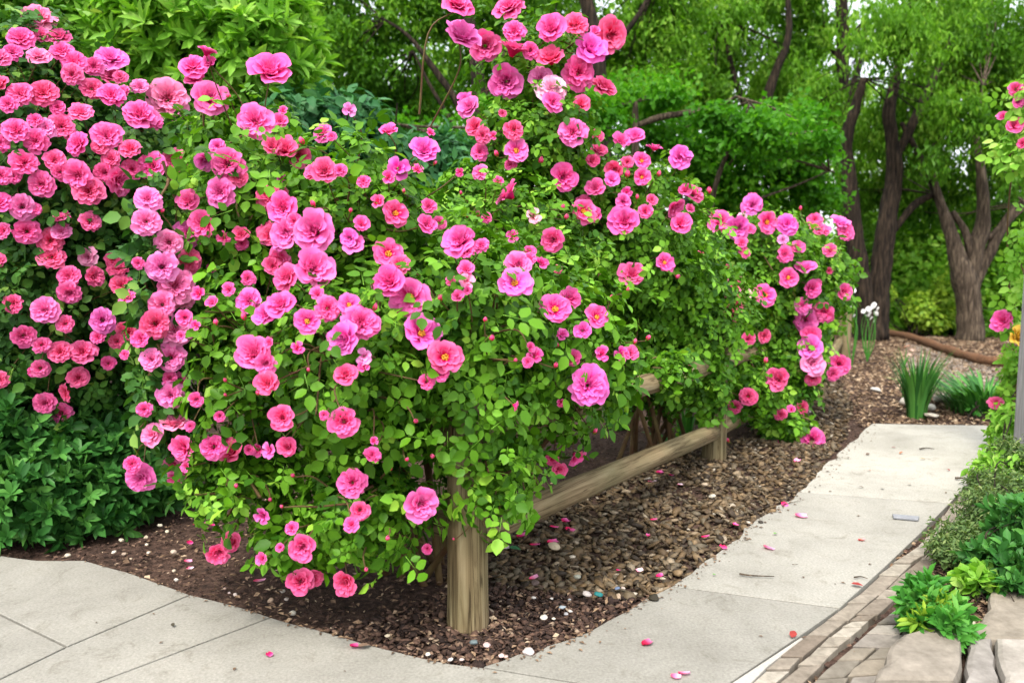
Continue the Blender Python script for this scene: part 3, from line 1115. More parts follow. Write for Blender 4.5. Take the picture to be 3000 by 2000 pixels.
def stamen_mesh():
    rr = np.random.default_rng(5)
    parts = []
    for i in range(46):
        a = rr.random() * 2 * PI
        r = 0.19 * math.sqrt(rr.random())
        b = np.array([r * 0.4 * math.cos(a), r * 0.4 * math.sin(a), -0.30])
        t = np.array([r * math.cos(a), r * math.sin(a), 0.02 + 0.08 * rr.random()])
        V, P = tube([b, (b + t) / 2, t, t + (t - b) * 0.12], [0.008, 0.008, 0.02, 0.028], 4)
        parts.append((V, P))
    V, P, _ = merge(parts)
    return raw_mesh('stamens', V, P, M['stamen'])


STAMEN = stamen_mesh()


def sepal_mesh():
    parts = []
    for k in range(5):
        a = k * 2 * PI / 5
        d = np.array([math.cos(a), math.sin(a), 0])
        s = np.array([-math.sin(a), math.cos(a), 0])
        V = np.array([d * 0.05 - s * 0.1, d * 0.05 + s * 0.1, d * 0.42 + s * 0.14 + [0, 0, 0.3], d * 0.42 - s * 0.14 + [0, 0, 0.3], d * (0.55 + 0.2 * (k % 2)) + [0, 0, 0.95]])
        parts.append((V, [np.array([[0, 1, 2, 3]]), np.array([[3, 2, 4]])], {'tint': np.full(5, 0.7)}))
    V, F_ = tube([(0, 0, -0.35), (0, 0, -0.2), (0, 0, 0.0), (0, 0, 0.08)], [0.05, 0.16, 0.2, 0.1], 7)
    parts.append((V, F_, {'tint': np.full(len(V), 0.6)}))
    V, P, A = merge(parts)
    return raw_mesh('sepals', V, P, M['leaf_front'], True, A)


SEPAL = sepal_mesh()
TONE = {'w': (0.88, 0.42, 0.62), 'l': (0.90, 0.085, 0.50), 'm': (0.88, 0.025, 0.30), 'h': (0.84, 0.010, 0.15)}


def parse(s, ox, oy):
    out = []
    for it in s.split(';'):
        it = it.strip()
        if not it:
            continue
        p = it.split(',')
        code = p[3] if len(p) > 3 else ''
        out.append((float(p[0]) / 2.24 + ox, float(p[1]) / 2.24 + oy, float(p[2]) / 2.24, code))
    return out


ALL = []
# region 1
ALL += parse("262,165,190,l;285,275,100;160,300,155;385,275,135;25,420,140;110,385,110;270,410,130,l;410,380,140;490,450,150;725,420,185,l;610,470,125;480,520,130;730,530,140;800,545,90;600,610,125,h;25,590,130,h;745,670,165;815,640,90;300,640,160,h;160,650,150;85,710,110;920,605,105,l;1095,680,205,l;930,790,200;1010,820,100;555,775,150;390,730,90,h;130,880,170;410,850,160,h;320,860,130,l;255,940,150;540,970,155;715,920,180;670,980,100,h;870,985,130,h;20,960,120;180,1080,165;395,1070,130;430,1140,110;540,1160,190;740,1060,120,h;885,1100,120;1005,1085,145;1140,1060,135,h;1145,1140,115;40,1160,120;110,1160,100;290,1215,155;600,1260,180,h;700,1140,115;780,1190,190;250,810,90;30,1330,140;170,1355,160,l;240,1370,90;440,1425,110;435,1510,120,l;610,1450,130;985,1330,130;975,1470,135;50,1510,115;195,1510,165;345,1570,150,h;1050,1405,40,b", 0, 0)
ALL += parse("1300,490,160;1310,570,110;1390,395,105;1410,465,85;1365,680,200,l;1775,525,215;1535,695,50,b;1685,840,200,l;1850,760,60,ls;1830,830,80,m;1780,990,110,h;1860,1010,150,h;1940,1040,120,h;2030,985,60,b;2100,900,120,l;2200,940,60,l;1460,990,90,l;1385,1070,115,l;1520,1100,195;1580,1180,100,h;1480,1270,175,l;1290,1330,120;1210,1360,90;1380,1470,145;1775,1300,185,h;1840,1190,90,lo;1905,1380,165;2100,1160,125,h;2160,1160,140,h;2100,1370,60,b;2100,1520,235,l;1930,1530,170,l;1980,1460,90;1600,1530,90,h;1820,1530,125,h;1500,1550,80", 0, 0)
# region 2
ALL += parse("65,770,90,ws;305,910,105;565,905,60,s;520,1030,155,l;360,1135,150,ls;480,1140,80,ls;10,1150,80,h;150,1220,80;300,1190,90,hs;750,1150,60,s;580,1110,40,b;340,1410,185,ho;235,1340,100,hs;395,1285,35,b;545,1370,85;530,1480,110;610,1470,80,l;135,1480,90;70,1405,40,b;70,1560,110,l;800,1300,35,b", 1000, 0)
ALL += parse("835,655,110,l;870,730,145,l;745,95,195;765,300,185,l;1110,90,195;960,315,175;1140,230,135;1130,350,175;1240,345,110;1370,225,175;1370,400,170,h;1520,195,155,h;1735,250,190,h;1640,230,65;1605,340,195,l;1535,480,210;1700,570,165,h;1095,530,195,l;1300,550,155,w;1370,620,175,w;1375,700,125,l;1550,710,100,h;1070,765,50,h;900,850,115,h;950,900,100,h;1140,865,120,h;1015,900,60,s;930,1000,110;1500,880,175,l;1650,900,80,h;1155,990,165,lo;1120,1075,80;1040,1025,50,b;1300,1060,60,b;1440,1150,155;920,1165,105,l;1030,1220,80,s;1105,1305,160;1250,1430,110,ws;1560,1400,180,o;1590,1330,120;1665,1425,85;1430,1390,50,b;1450,1450,50,b;840,1440,50,b;900,1440,60,b;960,1445,70;1685,1015,105,h;1620,1050,80,h;1780,1130,110,h;1860,1090,80,h;1820,960,110;1920,930,120,l;2040,1000,115,s;1950,1080,120,o;1950,1175,120,o;1860,1175,60,b;2060,1180,50,b;2200,1060,135,l;1760,1190,90,l;1660,1240,120;1855,1260,75,s;1840,1340,90,l;1930,1325,40,b;2020,1330,70,h;1980,1400,90;1850,1470,175;2160,1370,125;2200,1480,120;2230,1270,80", 1000, 0)
# region 3
ALL += parse("0,1050,80,l;40,1290,145;20,1385,60;150,1285,55,b;450,1370,120,l;450,1310,60,s;250,1475,150;360,1510,145,l;540,1475,155,o;665,1490,135,l;385,1440,75,ws;850,1460,90;900,1530,90;1000,1480,115,l;1040,1520,105;165,1425,35,b;765,1400,35,b", 2000, 0)
# region 4
ALL += parse("20,270,105,h;365,250,155,h;600,210,120,w;755,235,110,h;780,310,135,h;470,365,135;475,465,140;625,365,135,h;800,425,140,h;895,500,115,h;940,275,80,h;125,535,115,h;320,580,170,l;450,660,115;680,640,160,l;650,745,90,h;185,735,145;300,795,110;415,840,135,h;555,840,165,h;840,710,150,h;770,770,100,h;955,755,95;885,860,65;715,910,90,h;290,940,110;245,960,70;530,1000,130,h;455,1090,125,h;320,1160,135;420,1220,135;35,1015,110,h", 0, 650)
ALL += parse("1095,140,135,l;1055,300,155,l;1210,90,145;1210,260,125,h;1130,420,185;1060,540,135;1180,520,110;1020,660,150,h;1130,710,180;1010,890,115;1110,880,145,l;1150,1040,90;1110,1130,145;980,1215,80,h;1130,1320,175;1020,1370,120;1105,1010,80", 0, 650)
ALL += parse("1275,640,95,w;1335,690,70,ws;1250,750,55,l;1350,490,95,s;1430,550,70;1450,685,55,b;1640,540,150,l;1610,655,60,b;1890,570,165;1800,630,140,l;2050,670,175,o;2170,590,145;1525,470,80;1730,870,210;1800,920,130,l;1810,1050,135,h;1630,890,60,h;1820,800,60,h;1990,830,90,s;2080,350,215,l;1930,400,150;1890,240,155;1780,320,105,h;1600,130,80,h;1830,90,120,h;1910,110,155,l;1630,400,90,h;1390,300,60;1340,1140,85,h;1500,1030,40,b;1305,1310,65,h;1440,1430,155;1270,1450,155;1540,1530,145,h;1820,1460,115,ls;1900,1260,145,h;1930,1440,110,h;1690,1450,90,s;1640,1450,60,h;1470,1240,60,h;1500,1120,35,b;2060,975,35,b;1750,1120,40,b;2110,500,80,h;2150,1240,60,h", 0, 650)
# region 5
ALL += parse("95,140,155,ls;300,200,195,o;420,310,145,h;310,430,175;485,510,250,lo;500,740,255,lo;695,880,215,ho;670,980,90,h;790,170,190,l;830,230,90,h;910,190,100;820,340,95,l;825,410,110,ws;670,530,60,b;770,505,70,h;730,410,60,h;830,470,50;200,440,50,b;210,600,60,b;60,570,150,lo;130,680,225;40,780,190,l;150,880,110,ws;150,945,80,ws;40,1000,135,h;30,1280,175;530,1040,90,h;1130,310,155,l;1110,420,195,lo;1200,220,70;1275,290,90,s;1200,270,80;1355,140,135;1120,100,90,s;930,660,45,b;970,775,55,b;1230,870,115,s;1190,910,70;1110,905,40,b;1205,820,60;1360,580,205,o;1480,530,130;1645,640,165,o;1560,725,95,l;1440,750,90,ls;1415,825,45,b;1360,945,50,b;1590,1060,245,l;1675,865,105,s;1790,870,110,s;1870,885,90;1890,825,50,b;1960,775,50,b;1895,345,155;2100,265,135,o;1705,370,50,b;1840,470,40,b;1735,525,40,b;2175,355,45,b;1390,305,70,h;465,1285,55,b;625,1500,50,b;405,1525,40,b;1630,1350,50,b;1520,1490,115;1380,1510,85,h;200,1490,105,h;210,1400,60,s;1435,1160,60,ls;1110,1180,60,l;1505,890,90", 1000, 650)
# region 6
ALL += parse("430,60,80;1045,85,95;870,60,80,h;640,130,60,w;730,180,85;650,220,110;380,150,80;400,210,70;130,220,60,h;190,275,40,b;300,300,70,b;945,200,80,h;940,325,45,h;675,365,135,o;780,310,125,l;820,430,110;860,400,50;335,430,115;400,490,90,ws;520,490,155,o;320,550,125,h;170,540,85,h;760,540,120,l;795,640,145,l;910,580,125;1030,460,105;280,650,115,h;190,710,145;510,740,90,h;415,760,80,h;280,755,40,b;820,750,110;815,830,145,l;830,920,145,w;1000,920,125;955,990,90;830,1015,85,h;525,935,50,b;605,1035,145,h;420,1135,115,h;345,1195,95,h;760,1200,90,h;635,1270,85,h;700,1240,50;250,905,35,b;275,1135,40,b;305,1420,40,b;590,1490,145,h;825,1410,150;115,1275,30,b;260,1240,30,b", 2000, 650)
# bottom regions
ALL += parse("930,100,115;985,185,155;1135,90,115;1150,170,95", 0, 1300)
ALL += parse("1275,160,60,h;1715,430,120,ls;2030,630,155;1455,650,135,h;1580,630,115,h;1765,720,75,h;1985,840,155,h;2065,820,115,h;1760,350,45,b;1970,230,45,b;1910,410,35,b;1965,530,75,h;1560,280,45,b;1870,670,50,h", 0, 1300)
ALL += parse("85,270,185;130,430,115,h;490,390,195,l;80,515,90,h;45,840,145,h;290,595,50,b;540,640,60,h;165,770,45,b;315,195,45,b;765,578,28,b;1420,120,85,h", 1000, 1300)
EDGE = parse("2190,600,85;2205,680,70;2110,770,60;2180,830,90;2215,960,60,h", 2000, 0) + parse("2115,645,130;2065,1180,80,h", 2000, 650)

FRONT = [L_(780, 600, 205, 300, 3.1, .45), L_(1080, 680, 260, 290, 2.95, .45), L_(765, 1040, 185, 320, 2.78, .42), L_(1050, 1080, 300, 350, 2.6, .42),
         L_(1370, 1030, 260, 380, 2.7, .40), L_(1620, 1060, 190, 260, 3.0, .35), L_(720, 1400, 160, 130, 2.65, .25), L_(1060, 1480, 230, 170, 2.5, .28), L_(1430, 1380, 150, 160, 2.62, .22),
         L_(900, 1560, 160, 90, 2.6, .2), L_(620, 450, 60, 170, 3.1, .2), L_(1800, 1090, 70, 100, 3.0, .2), L_(670, 760, 90, 330, 3.05, .3)]
MID = [L_(1560, 420, 180, 170, 4.3, .35), L_(1480, 720, 240, 220, 4.0, .45), L_(1780, 740, 280, 260, 4.6, .5), L_(1960, 930, 230, 230, 4.9, .42), L_(1560, 170, 190, 150, 4.35, .3, 0.30),
       L_(2075, 1110, 70, 120, 4.75, .15), L_(1920, 1060, 150, 120, 4.95, .3), L_(1770, 1140, 55, 45, 3.45, .10), L_(1960, 1080, 85, 55, 3.95, .12), L_(1850, 1080, 110, 50, 4.4, .15), L_(1380, 600, 130, 150, 4.1, .3), L_(1720, 560, 200, 120, 4.5, .35)]
RIGHT = [L_(2180, 800, 210, 190, 5.9, .5), L_(2330, 880, 130, 230, 6.1, .45), L_(2280, 1060, 130, 150, 5.8, .3), L_(2290, 1240, 80, 60, 5.4, .15), L_(2190, 1130, 100, 90, 5.2, .15), L_(2130, 940, 150, 140, 5.6, .35), L_(2440, 830, 50, 110, 6.2, .2)]
LEFT = [L_(120, 520, 290, 380, 3.7, .5), L_(340, 560, 230, 290, 3.8, .5), L_(100, 230, 130, 150, 3.8, .35), L_(180, 900, 330, 330, 3.75, .5), L_(480, 900, 70, 400, 2.66, .16), L_(480, 1180, 60, 160, 2.62, .12), L_(450, 450, 110, 130, 3.7, .3), L_(-150, 700, 250, 500, 3.9, .6)]


def bush_of(x, y):
    if x > 2470 and y < 600: return None
    if x < 545 and not (x > 535 and y < 400): return 'left'
    if (x > 1350 and y < 700) or (x > 1620 and y < 850) or x > 1900:
        return 'right' if (x > 2080 or (x > 2040 and y > 700)) else 'mid'
    return 'front'


def hit(lumps, x, y):
    d = ray(x, y)
    d = d / np.linalg.norm(d)
    best, bt = None, 1e9
    near, nm = None, 1e9
    for l in lumps:
        o_ = (ORG - l.c) / l.r
        dd = d / l.r
        A_ = dd @ dd
        B_ = o_ @ dd
        C_ = o_ @ o_ - 1
        disc = B_ * B_ - A_ * C_
        tc = -B_ / A_
        m_ = np.linalg.norm(o_ + dd * tc)
        if m_ < nm:
            nm, near = m_, ORG + d * tc
        if disc > 0:
            t = (-B_ - math.sqrt(disc)) / A_
            if t < bt:
                bt, best = t, ORG + d * t
    if best is None:
        return near, False
    return best, True


def build_bush(key, lumps, data, root, leafmat, nleaf, L, tonefix=None, kinds=('full',), leaf_fn='compound', rag=0.2, f=6.0, seed=1, r0=0.55, ncane=110, base=None, cap=100):
    rr = np.random.default_rng(seed)
    blooms, pairs, info = [], [], []
    ctr = np.array([l.c for l in lumps])
    for (x, y, d, code) in data:
        p, ok = hit(lumps, x, y)
        r = d / 2 * px(p[1]) * (0.98 if key == 'front' else 1.12 if (key == 'left' and x > 425) else 0.92)
        k = int(np.argmin(np.linalg.norm((p - ctr) / np.array([l.r for l in lumps]), axis=1)))
        nout = nrm((p - lumps[k].c) / lumps[k].r ** 2)
        face = nrm(nout * 0.45 + np.array([-p[0] * 0.15, -1.0, 0.32]) + rr.normal(0, 0.26 if rr.random() < 0.8 else 0.55, 3))
        face[1] = min(face[1], -0.15)
        face = nrm(face)
        if 'b' in code:
            face = nrm(nout * 0.5 + np.array([0, -0.3, 0.9]) + rr.normal(0, 0.3, 3))
            r = d * px(p[1]) * 0.62
        p = p + nout * 0.02 + np.array([0, -0.02, 0])
        p_in = lumps[k].c * 0.5 + p * 0.5 + rr.normal(0, 0.03, 3)
        info.append((p, face, r, code))
        blooms.append((p, face, r * 0.85))
        pairs.append((p_in, p - face * r * 0.25))
    order = sorted(range(len(info)), key=lambda i: -info[i][2])
    rest = []
    nb = 0
    for i in order:
        p, face, r, code = info[i]
        bud = 'b' in code
        kind = 'bud' if bud else 'open' if 'o' in code else 'loose' if 's' in code else kinds[rr.integers(len(kinds))]
        tone = next((c for c in 'wlmh' if c in code), 'm')
        if key == 'left' and info[i][0][1] < 2.75 and tone == 'm':
            tone = 'l'
        tc = np.array(TONE[tone]) * (0.88 + 0.16 * rr.random()) * np.array([1, 0.6 + 0.8 * rr.random(), 0.85 + 0.4 * rr.random()])
        if tonefix is not None and tone != 'w':
            tc = tc * tonefix
        if bud:
            tc = np.array(TONE['h']) * [1.05, 3.2, 1.3]
        var = rr.integers(len(BLOOM[kind]))
        q = Vector(face).to_track_quat('Z', 'Y')
        rot = q @ Matrix.Rotation(rr.random() * 6.28, 3, 'Z').to_quaternion()
        if not bud:
            nb += 1
            if nb > cap:
                V, P, A = BLOOM_RAW[kind][var]
                Rm = np.array(rot.to_matrix())
                rest.append(((V * r) @ Rm.T + p, P, A))
                continue
        o = bpy.data.objects.new('rose_bud' if bud else 'rose_bloom', BLOOM[kind][var])
        o.location = tuple(p - np.array(root.location))
        o.rotation_mode = 'QUATERNION'
        o.rotation_quaternion = rot
        sq = 0.9 + 0.2 * rr.random()
        o.scale = (r, r * sq, r * (0.95 if not bud else 1.0))
        o.color = (*tc, 1)
        link(o, root)
        if kind == 'open':
            s = bpy.data.objects.new('stamens', STAMEN)
            link(s, o)
        if bud:
            s = bpy.data.objects.new('sepals', SEPAL)
            link(s, o)
    if rest:
        V, P, A = merge(rest)
        o = mesh_obj('rose_blooms', V, P, M['petal'], root, True, A)
        o.color = (*TONE['m'], 1)
        o['kind'] = 'stuff'
    # foliage
    parts = []
    P, Nn = sample_lumps(lumps, nleaf, rr, r0, 1.02, 0.55, rag, f)
    if leaf_fn == 'compound':
        parts += compound(P, Nn, rr, L, blooms)
    P, Nn = sample_lumps(lumps, int(nleaf * 0.45), rr, 0.25, 0.6, 0.2, 0.1, f)
    parts += compound(P, Nn, rr, L, blooms)
    V, P2, A = merge(parts)
    mesh_obj('foliage', V, P2, leafmat, root, True, A)
    # canes: from the base up into the lumps, and out to the blooms
    base = np.array(root.location) if base is None else np.array(base)
    pr = []
    for i in range(ncane):
        l = lumps[rr.integers(len(lumps))]
        t = l.c + nrm(rr.normal(size=3)) * l.r * (0.6 + 0.5 * rr.random())
        t[2] = max(t[2], 0.15)
        m = l.c + rr.normal(0, 0.3, 3) * l.r
        m[2] = max(m[2], 0.1)
        pr.append((m, t))
    Va, Fa = canes(pr, rr, 0.0035)
    Vb, Fb = canes(pairs, rr, 0.0022, 4)
    pm = []
    near = [l for l in lumps if abs(l.c[0] - base[0]) < 1.0 and abs(l.c[1] - base[1]) < 0.9] or lumps
    for i in range(14 if key != 'edge' else 5):
        l = near[rr.integers(len(near))]
        b_ = base + np.r_[rr.normal(0, 0.10, 2), 0]
        b_[2] = -0.05
        pm.append((b_, l.c + rr.normal(0, 0.25, 3) * l.r))
    Vc, Fc = canes(pm, rr, 0.009 if key != 'edge' else 0.004, 6, 0.08, 0.03)
    V, F_, _ = merge([(Va, Fa), (Vb, Fb), (Vc, Fc)])
    mesh_obj('canes', V, F_, M['cane'], root, True)


data = {'left': [], 'front': [], 'mid': [], 'right': []}
for b in ALL:
    k = bush_of(b[0], b[1])
    if k: data[k].append(b)

root = empty('rose_bush', (-0.35, 3.05, 0), 'wide pink rose bush spilling over the near corner post of the fence', 'rose bush', 'pink rose bushes in bloom')
build_bush('front', FRONT, data['front'], root, M['leaf_front'], 6000, 0.039, kinds=('full', 'full', 'full', 'pompon'), seed=21)
root = empty('rose_bush', (0.9, 4.9, 0), 'tall pink rose bush with a spire of blooms high above the others', 'rose bush', 'pink rose bushes in bloom')
build_bush('mid', MID, data['mid'], root, M['leaf_front'], 8600, 0.040, kinds=('full', 'full', 'pompon'), seed=22)
root = empty('rose_bush', (2.0, 6.1, 0), 'pink rose bush at the far end of the fence beside the tree trunks', 'rose bush', 'pink rose bushes in bloom')
build_bush('right', RIGHT, data['right'], root, M['leaf_front'], 5600, 0.045, kinds=('full', 'full', 'pompon'), seed=23)
root = empty('rose_bush', (-2.1, 4.0, 0), 'dark leaved rose bush crowded with round pink blooms beside the pavement', 'rose bush', 'pink rose bushes in bloom')
build_bush('left', LEFT, data['left'], root, M['leaf_left'], 9500, 0.042, tonefix=np.array([1.0, 2.1, 0.95]), kinds=('pompon',), seed=24)


# ---------------------------------------------------------------- fence
def post(root, x, y, w_px, top_px=None, h=None, seed=0):
    c = atz(x, y)
    r = w_px / 2 * px(c[1])
    h = h if h is not None else 0.7
    n = 20
    zs = [-0.1, 0.0, 0.1, 0.25, 0.4, 0.55, h - 0.02, h - 0.005, h]
    rs = [1.06, 1.05, 1.02, 1.0, 0.98, 0.97, 0.95, 0.90, 0.72]
    rings = []
    for z, k in zip(zs, rs):
        for i in range(n):
            a = i * 2 * PI / n
            kk = 1 + 0.035 * noise.noise(Vector((math.cos(a) * 1.5, math.sin(a) * 1.5, z * 1.5 + seed)))
            rings.append((math.cos(a) * r * k * kk, math.sin(a) * r * k * kk, z))
    V = np.array(rings)
    idx = np.arange(len(zs) * n).reshape(len(zs), n)
    q = np.stack([idx[:-1], np.roll(idx[:-1], -1, 1), np.roll(idx[1:], -1, 1), idx[1:]], -1).reshape(-1, 4)
    me = raw_mesh('post', V, [q, idx[-1][None, :]], M['wood_z'], True)
    o = bpy.data.objects.new('post', me)
    o.location = (c[0] - root.location[0], c[1] - root.location[1], 0)
    o.rotation_euler = (0, 0, seed * 1.3)
    link(o, root)
    return c, r, h


def rail(root, a, b, r0, r1, seed=0):
    a, b = np.asarray(a, float), np.asarray(b, float)
    L = np.linalg.norm(b - a)
    n, m = 18, 24
    V = []
    for j in range(m):
        t = j / (m - 1)
        rr_ = r0 + (r1 - r0) * t
        e = 1.0 if 0 < j < m - 1 else 0.93
        for i in range(n):
            an = i * 2 * PI / n
            k = 1 + 0.05 * noise.noise(Vector((t * L * 1.5 + seed, math.cos(an), math.sin(an)))) + 0.02 * noise.noise(Vector((t * L * 9 + seed, math.cos(an) * 2, math.sin(an) * 2)))
            bow = 0.008 * math.sin(t * PI + seed)
            V.append((t * L, math.cos(an) * rr_ * k * e + bow, math.sin(an) * rr_ * k * e))
    idx = np.arange(m * n).reshape(m, n)
    q = np.stack([idx[:-1], idx[1:], np.roll(idx[1:], -1, 1), np.roll(idx[:-1], -1, 1)], -1).reshape(-1, 4)
    me = raw_mesh('rail', np.array(V), [q, idx[0][None, :], idx[-1][::-1][None, :]], M['wood_x'], True)
    o = bpy.data.objects.new('rail', me)
    d = Vector(b - a)
    o.location = tuple(a - np.array(root.location))
    o.rotation_mode = 'QUATERNION'
    o.rotation_quaternion = d.to_track_quat('X', 'Z')
    link(o, root)


pc = atz(1371, 1818)
fence = empty('fence', (pc[0], pc[1], 0), 'low round timber post and rail fence under the roses', 'fence')
c1, rr1, h1 = post(fence, 1371, 1818, 122, h=0.76, seed=1)
c2, rr2, h2 = post(fence, 2092, 1333, 68, h=0.74, seed=2)
c3, rr3, h3 = post(fence, 2392, 1155, 50, h=0.74, seed=3)
c4, rr4, h4 = post(fence, 2470, 1050, 40, h=1.05, seed=4)


def on_line(x, y, c):
    return atY(x, y, c[1])


A1 = on_line(1400, 1560, c1)
B1 = on_line(2092, 1262, c2)
D1 = on_line(2392, 1105, c3)
r_ = 0.052
rail(fence, A1 + (B1 - A1) * 0.0, B1, r_, r_ * 0.98, 1)
rail(fence, B1 + (D1 - B1) * 0.01, D1, r_ * 0.98, r_ * 0.95, 2)
A2 = on_line(1400, 1265, c1)
B2 = on_line(2092, 1068, c2)
D2 = on_line(2392, 965, c3)
rail(fence, A2, B2, r_, r_ * 0.98, 3)
rail(fence, B2 + (D2 - B2) * 0.01, D2, r_ * 0.98, r_ * 0.95, 4)
rail(fence, D1 + (on_line(2462, 1000, c4) - D1) * 0.02, on_line(2462, 1000, c4), r_ * 0.95, r_ * 0.9, 5)
E1 = A1 + np.array([-0.02, 0.02, 0.0])
rail(fence, E1, np.array([-1.05, 3.35, A1[2] + 0.03]), r_, r_, 6)
E2 = A2 + np.array([-0.02, 0.02, 0.0])
rail(fence, E2, np.array([-1.05, 3.35, A2[2]]), r_, r_, 7)


# ---------------------------------------------------------------- shrubs and small plants
def shrub(name, label, cat, basexy, lumps, mat, n, L, style='rosette', seed=0, inner_n=None, group=None, wid=0.3, f=5.0, rag=0.18, k=8, up=0.6, droop=0.6, tmpl='di', r0=0.6):
    rr = np.random.default_rng(seed)
    root = empty(name, (basexy[0], basexy[1], 0), label, cat, group)
    P, Nn = sample_lumps(lumps, n, rr, r0, 1.02, 0.5, rag, f)
    P2, N2 = sample_lumps(lumps, inner_n or n // 2, rr, 0.2, 0.7, 0.1, 0.1, f)
    if style == 'rosette':
        parts = rosettes(P, Nn, rr, L, k, up, wid) + rosettes(P2, N2, rr, L, max(4, k - 3), up, wid)
    elif style == 'compound':
        parts = compound(P, Nn, rr, L) + compound(P2, N2, rr, L)
    else:
        parts = simple(P, Nn, rr, L, wid, droop, tmpl, up) + simple(P2, N2, rr, L, wid, droop, tmpl, up)
    V, F_, A = merge(parts)
    mesh_obj('foliage', V, F_, mat, root, True, A)
    pm = []
    for i in range(24):
        l = lumps[rr.integers(len(lumps))]
        b_ = np.array([basexy[0], basexy[1], -0.04]) + np.r_[rr.normal(0, 0.08, 2), 0]
        pm.append((b_, l.c + rr.normal(0, 0.35, 3) * l.r))
    V, F_ = canes(pm, rr, 0.010 * np.linalg.norm(lumps[0].r) / 0.8, 6, 0.1)
    mesh_obj('stems', V, F_, M['bark'], root, True)
    return root


shrub('evergreen_shrub', 'dark glossy evergreen shrub hugging the ground beside the left pavement', 'shrub', (-2.0, 3.9),
      [L_(110, 1400, 230, 200, 3.55, .4), L_(390, 1330, 160, 215, 3.8, .35), L_(60, 1230, 200, 130, 3.6, .35), L_(290, 1420, 150, 140, 3.6, .3), L_(500, 1330, 60, 130, 3.95, .2), L_(-150, 1300, 200, 260, 3.7, .5)],
      M['leaf_ever'], 3200, 0.085, seed=31, wid=0.40)
shrub('leafy_shrub', 'tall light green shrub of long leaves rising behind the crowded roses', 'shrub', (-2.3, 6.6),
      [L_(150, 60, 380, 330, 6.2, .8), L_(560, 20, 260, 270, 6.0, .7), L_(760, 130, 130, 180, 5.8, .5), L_(350, 350, 400, 300, 6.4, .7), L_(700, 350, 180, 200, 6.2, .5), L_(-250, 200, 350, 500, 6.4, 1.0)],
      M['leaf_light'], 10000, 0.16, seed=32, wid=0.30, f=3.0)
shrub('ivy_shrub', 'bluish green lobed leaf shrub between the light shrub and the spire', 'shrub', (-0.9, 5.8),
      [L_(900, 380, 150, 120, 5.6, .4), L_(1040, 360, 130, 90, 5.8, .4), L_(1150, 520, 220, 170, 6.0, .5), L_(980, 560, 160, 220, 5.6, .5), L_(1300, 480, 130, 140, 6.2, .4)],
      M['leaf_ivy'], 4200, 0.10, style='simple', seed=33, wid=0.75, tmpl='ov', f=4.0)

# background understory
shrub('round_shrub', 'mid green bush below the twin trunk tree', 'shrub', (7.0, 15.0),
      [L_(2700, 830, 190, 150, 14.5, 1.3), L_(2640, 920, 150, 80, 14, 1.0), L_(2780, 940, 160, 60, 13.8, .8), L_(2560, 780, 120, 180, 15.5, 1.0)],
      M['leaf_tree'], 11000, 0.13, style='simple', seed=34, wid=0.5, f=1.6, group='shrubs under the trees')
shrub('round_shrub', 'yellow green bush glowing in front of the darker understory', 'shrub', (6.6, 13.0),
      [L_(2690, 900, 40, 50, 12.9, .3), L_(2775, 870, 40, 70, 13.0, .3), L_(2730, 930, 60, 35, 13.0, .3), L_(2600, 860, 25, 25, 12.9, .15)],
      M['leaf_yellow'], 1500, 0.09, style='simple', seed=35, wid=0.6, f=3, group='shrubs under the trees')
shrub('round_shrub', 'dark green bush behind the forked tree on the far right', 'shrub', (8.6, 14.0),
      [L_(2940, 860, 120, 180, 14, 1.0), L_(2900, 700, 130, 160, 15.5, 1.0), L_(3080, 800, 120, 250, 14, 1.0), L_(2860, 960, 120, 60, 13.2, .6)],
      M['leaf_tree_dark'], 9000, 0.13, style='simple', seed=36, wid=0.5, f=1.6, group='shrubs under the trees')
shrub('round_shrub', 'leafy bush in the shade just left of the twin trunk tree', 'shrub', (3.2, 11.5),
      [L_(2310, 710, 110, 120, 11.5, .6), L_(2150, 690, 170, 130, 11, .8)],
      M['leaf_tree'], 8000, 0.10, style='simple', seed=37, wid=0.55, f=2, group='shrubs under the trees')
shrub('round_shrub', 'deep green thicket behind the tall spire rose', 'shrub', (0.5, 9.5),
      [L_(1300, 700, 350, 200, 9.5, .8), L_(1700, 650, 300, 180, 10, .8), L_(900, 720, 300, 260, 9.0, .8), L_(1950, 900, 300, 200, 10, .8)],
      M['leaf_tree_dark'], 10000, 0.10, style='simple', seed=38, wid=0.55, f=2, group='shrubs under the trees')


def blades(name, label, cat, center, n, h, spread, mat, lean=0.35, width=0.012, seed=0, group=None, tips=None):
    rr = np.random.default_rng(seed)
    parts = []
    for i in range(n):
        a = rr.random() * 2 * PI
        rad = spread * math.sqrt(rr.random())
        b = np.array([math.cos(a) * rad * 0.45, math.sin(a) * rad * 0.45, -0.02])
        hh = h * (0.55 + 0.5 * rr.random())
        d = np.array([math.cos(a), math.sin(a), 0]) * (lean * (0.2 + rad / spread)) * hh
        s = nrm(np.cross(d + [0, 0, 0.01], [0, 0, 1])) * width * (0.7 + 0.6 * rr.random())
        t0 = rr.random()
        V = []
        for k in range(5):
            t = k / 4
            c = b + np.array([0, 0, hh]) * (t - 0.25 * lean * t * t * 2) + d * t * t
            wv = (1 - t ** 2.2) * (0.6 + 0.8 * math.sin(min(1, t * 1.3) * PI * 0.8))
            V += [c - s * wv, c + s * wv + np.array([0, 0, 0.001])]
        V = np.array(V)
        q = np.array([[2 * k, 2 * k + 1, 2 * k + 3, 2 * k + 2] for k in range(4)])
        parts.append((V, [q], {'tint': np.full(10, t0)}))
    V, F_, A = merge(parts)
    o = mesh_obj(name, V, F_, mat, None, True, A)
    o.location = (center[0], center[1], hg(center[0], center[1]))
    return tag(o, label, cat, group)


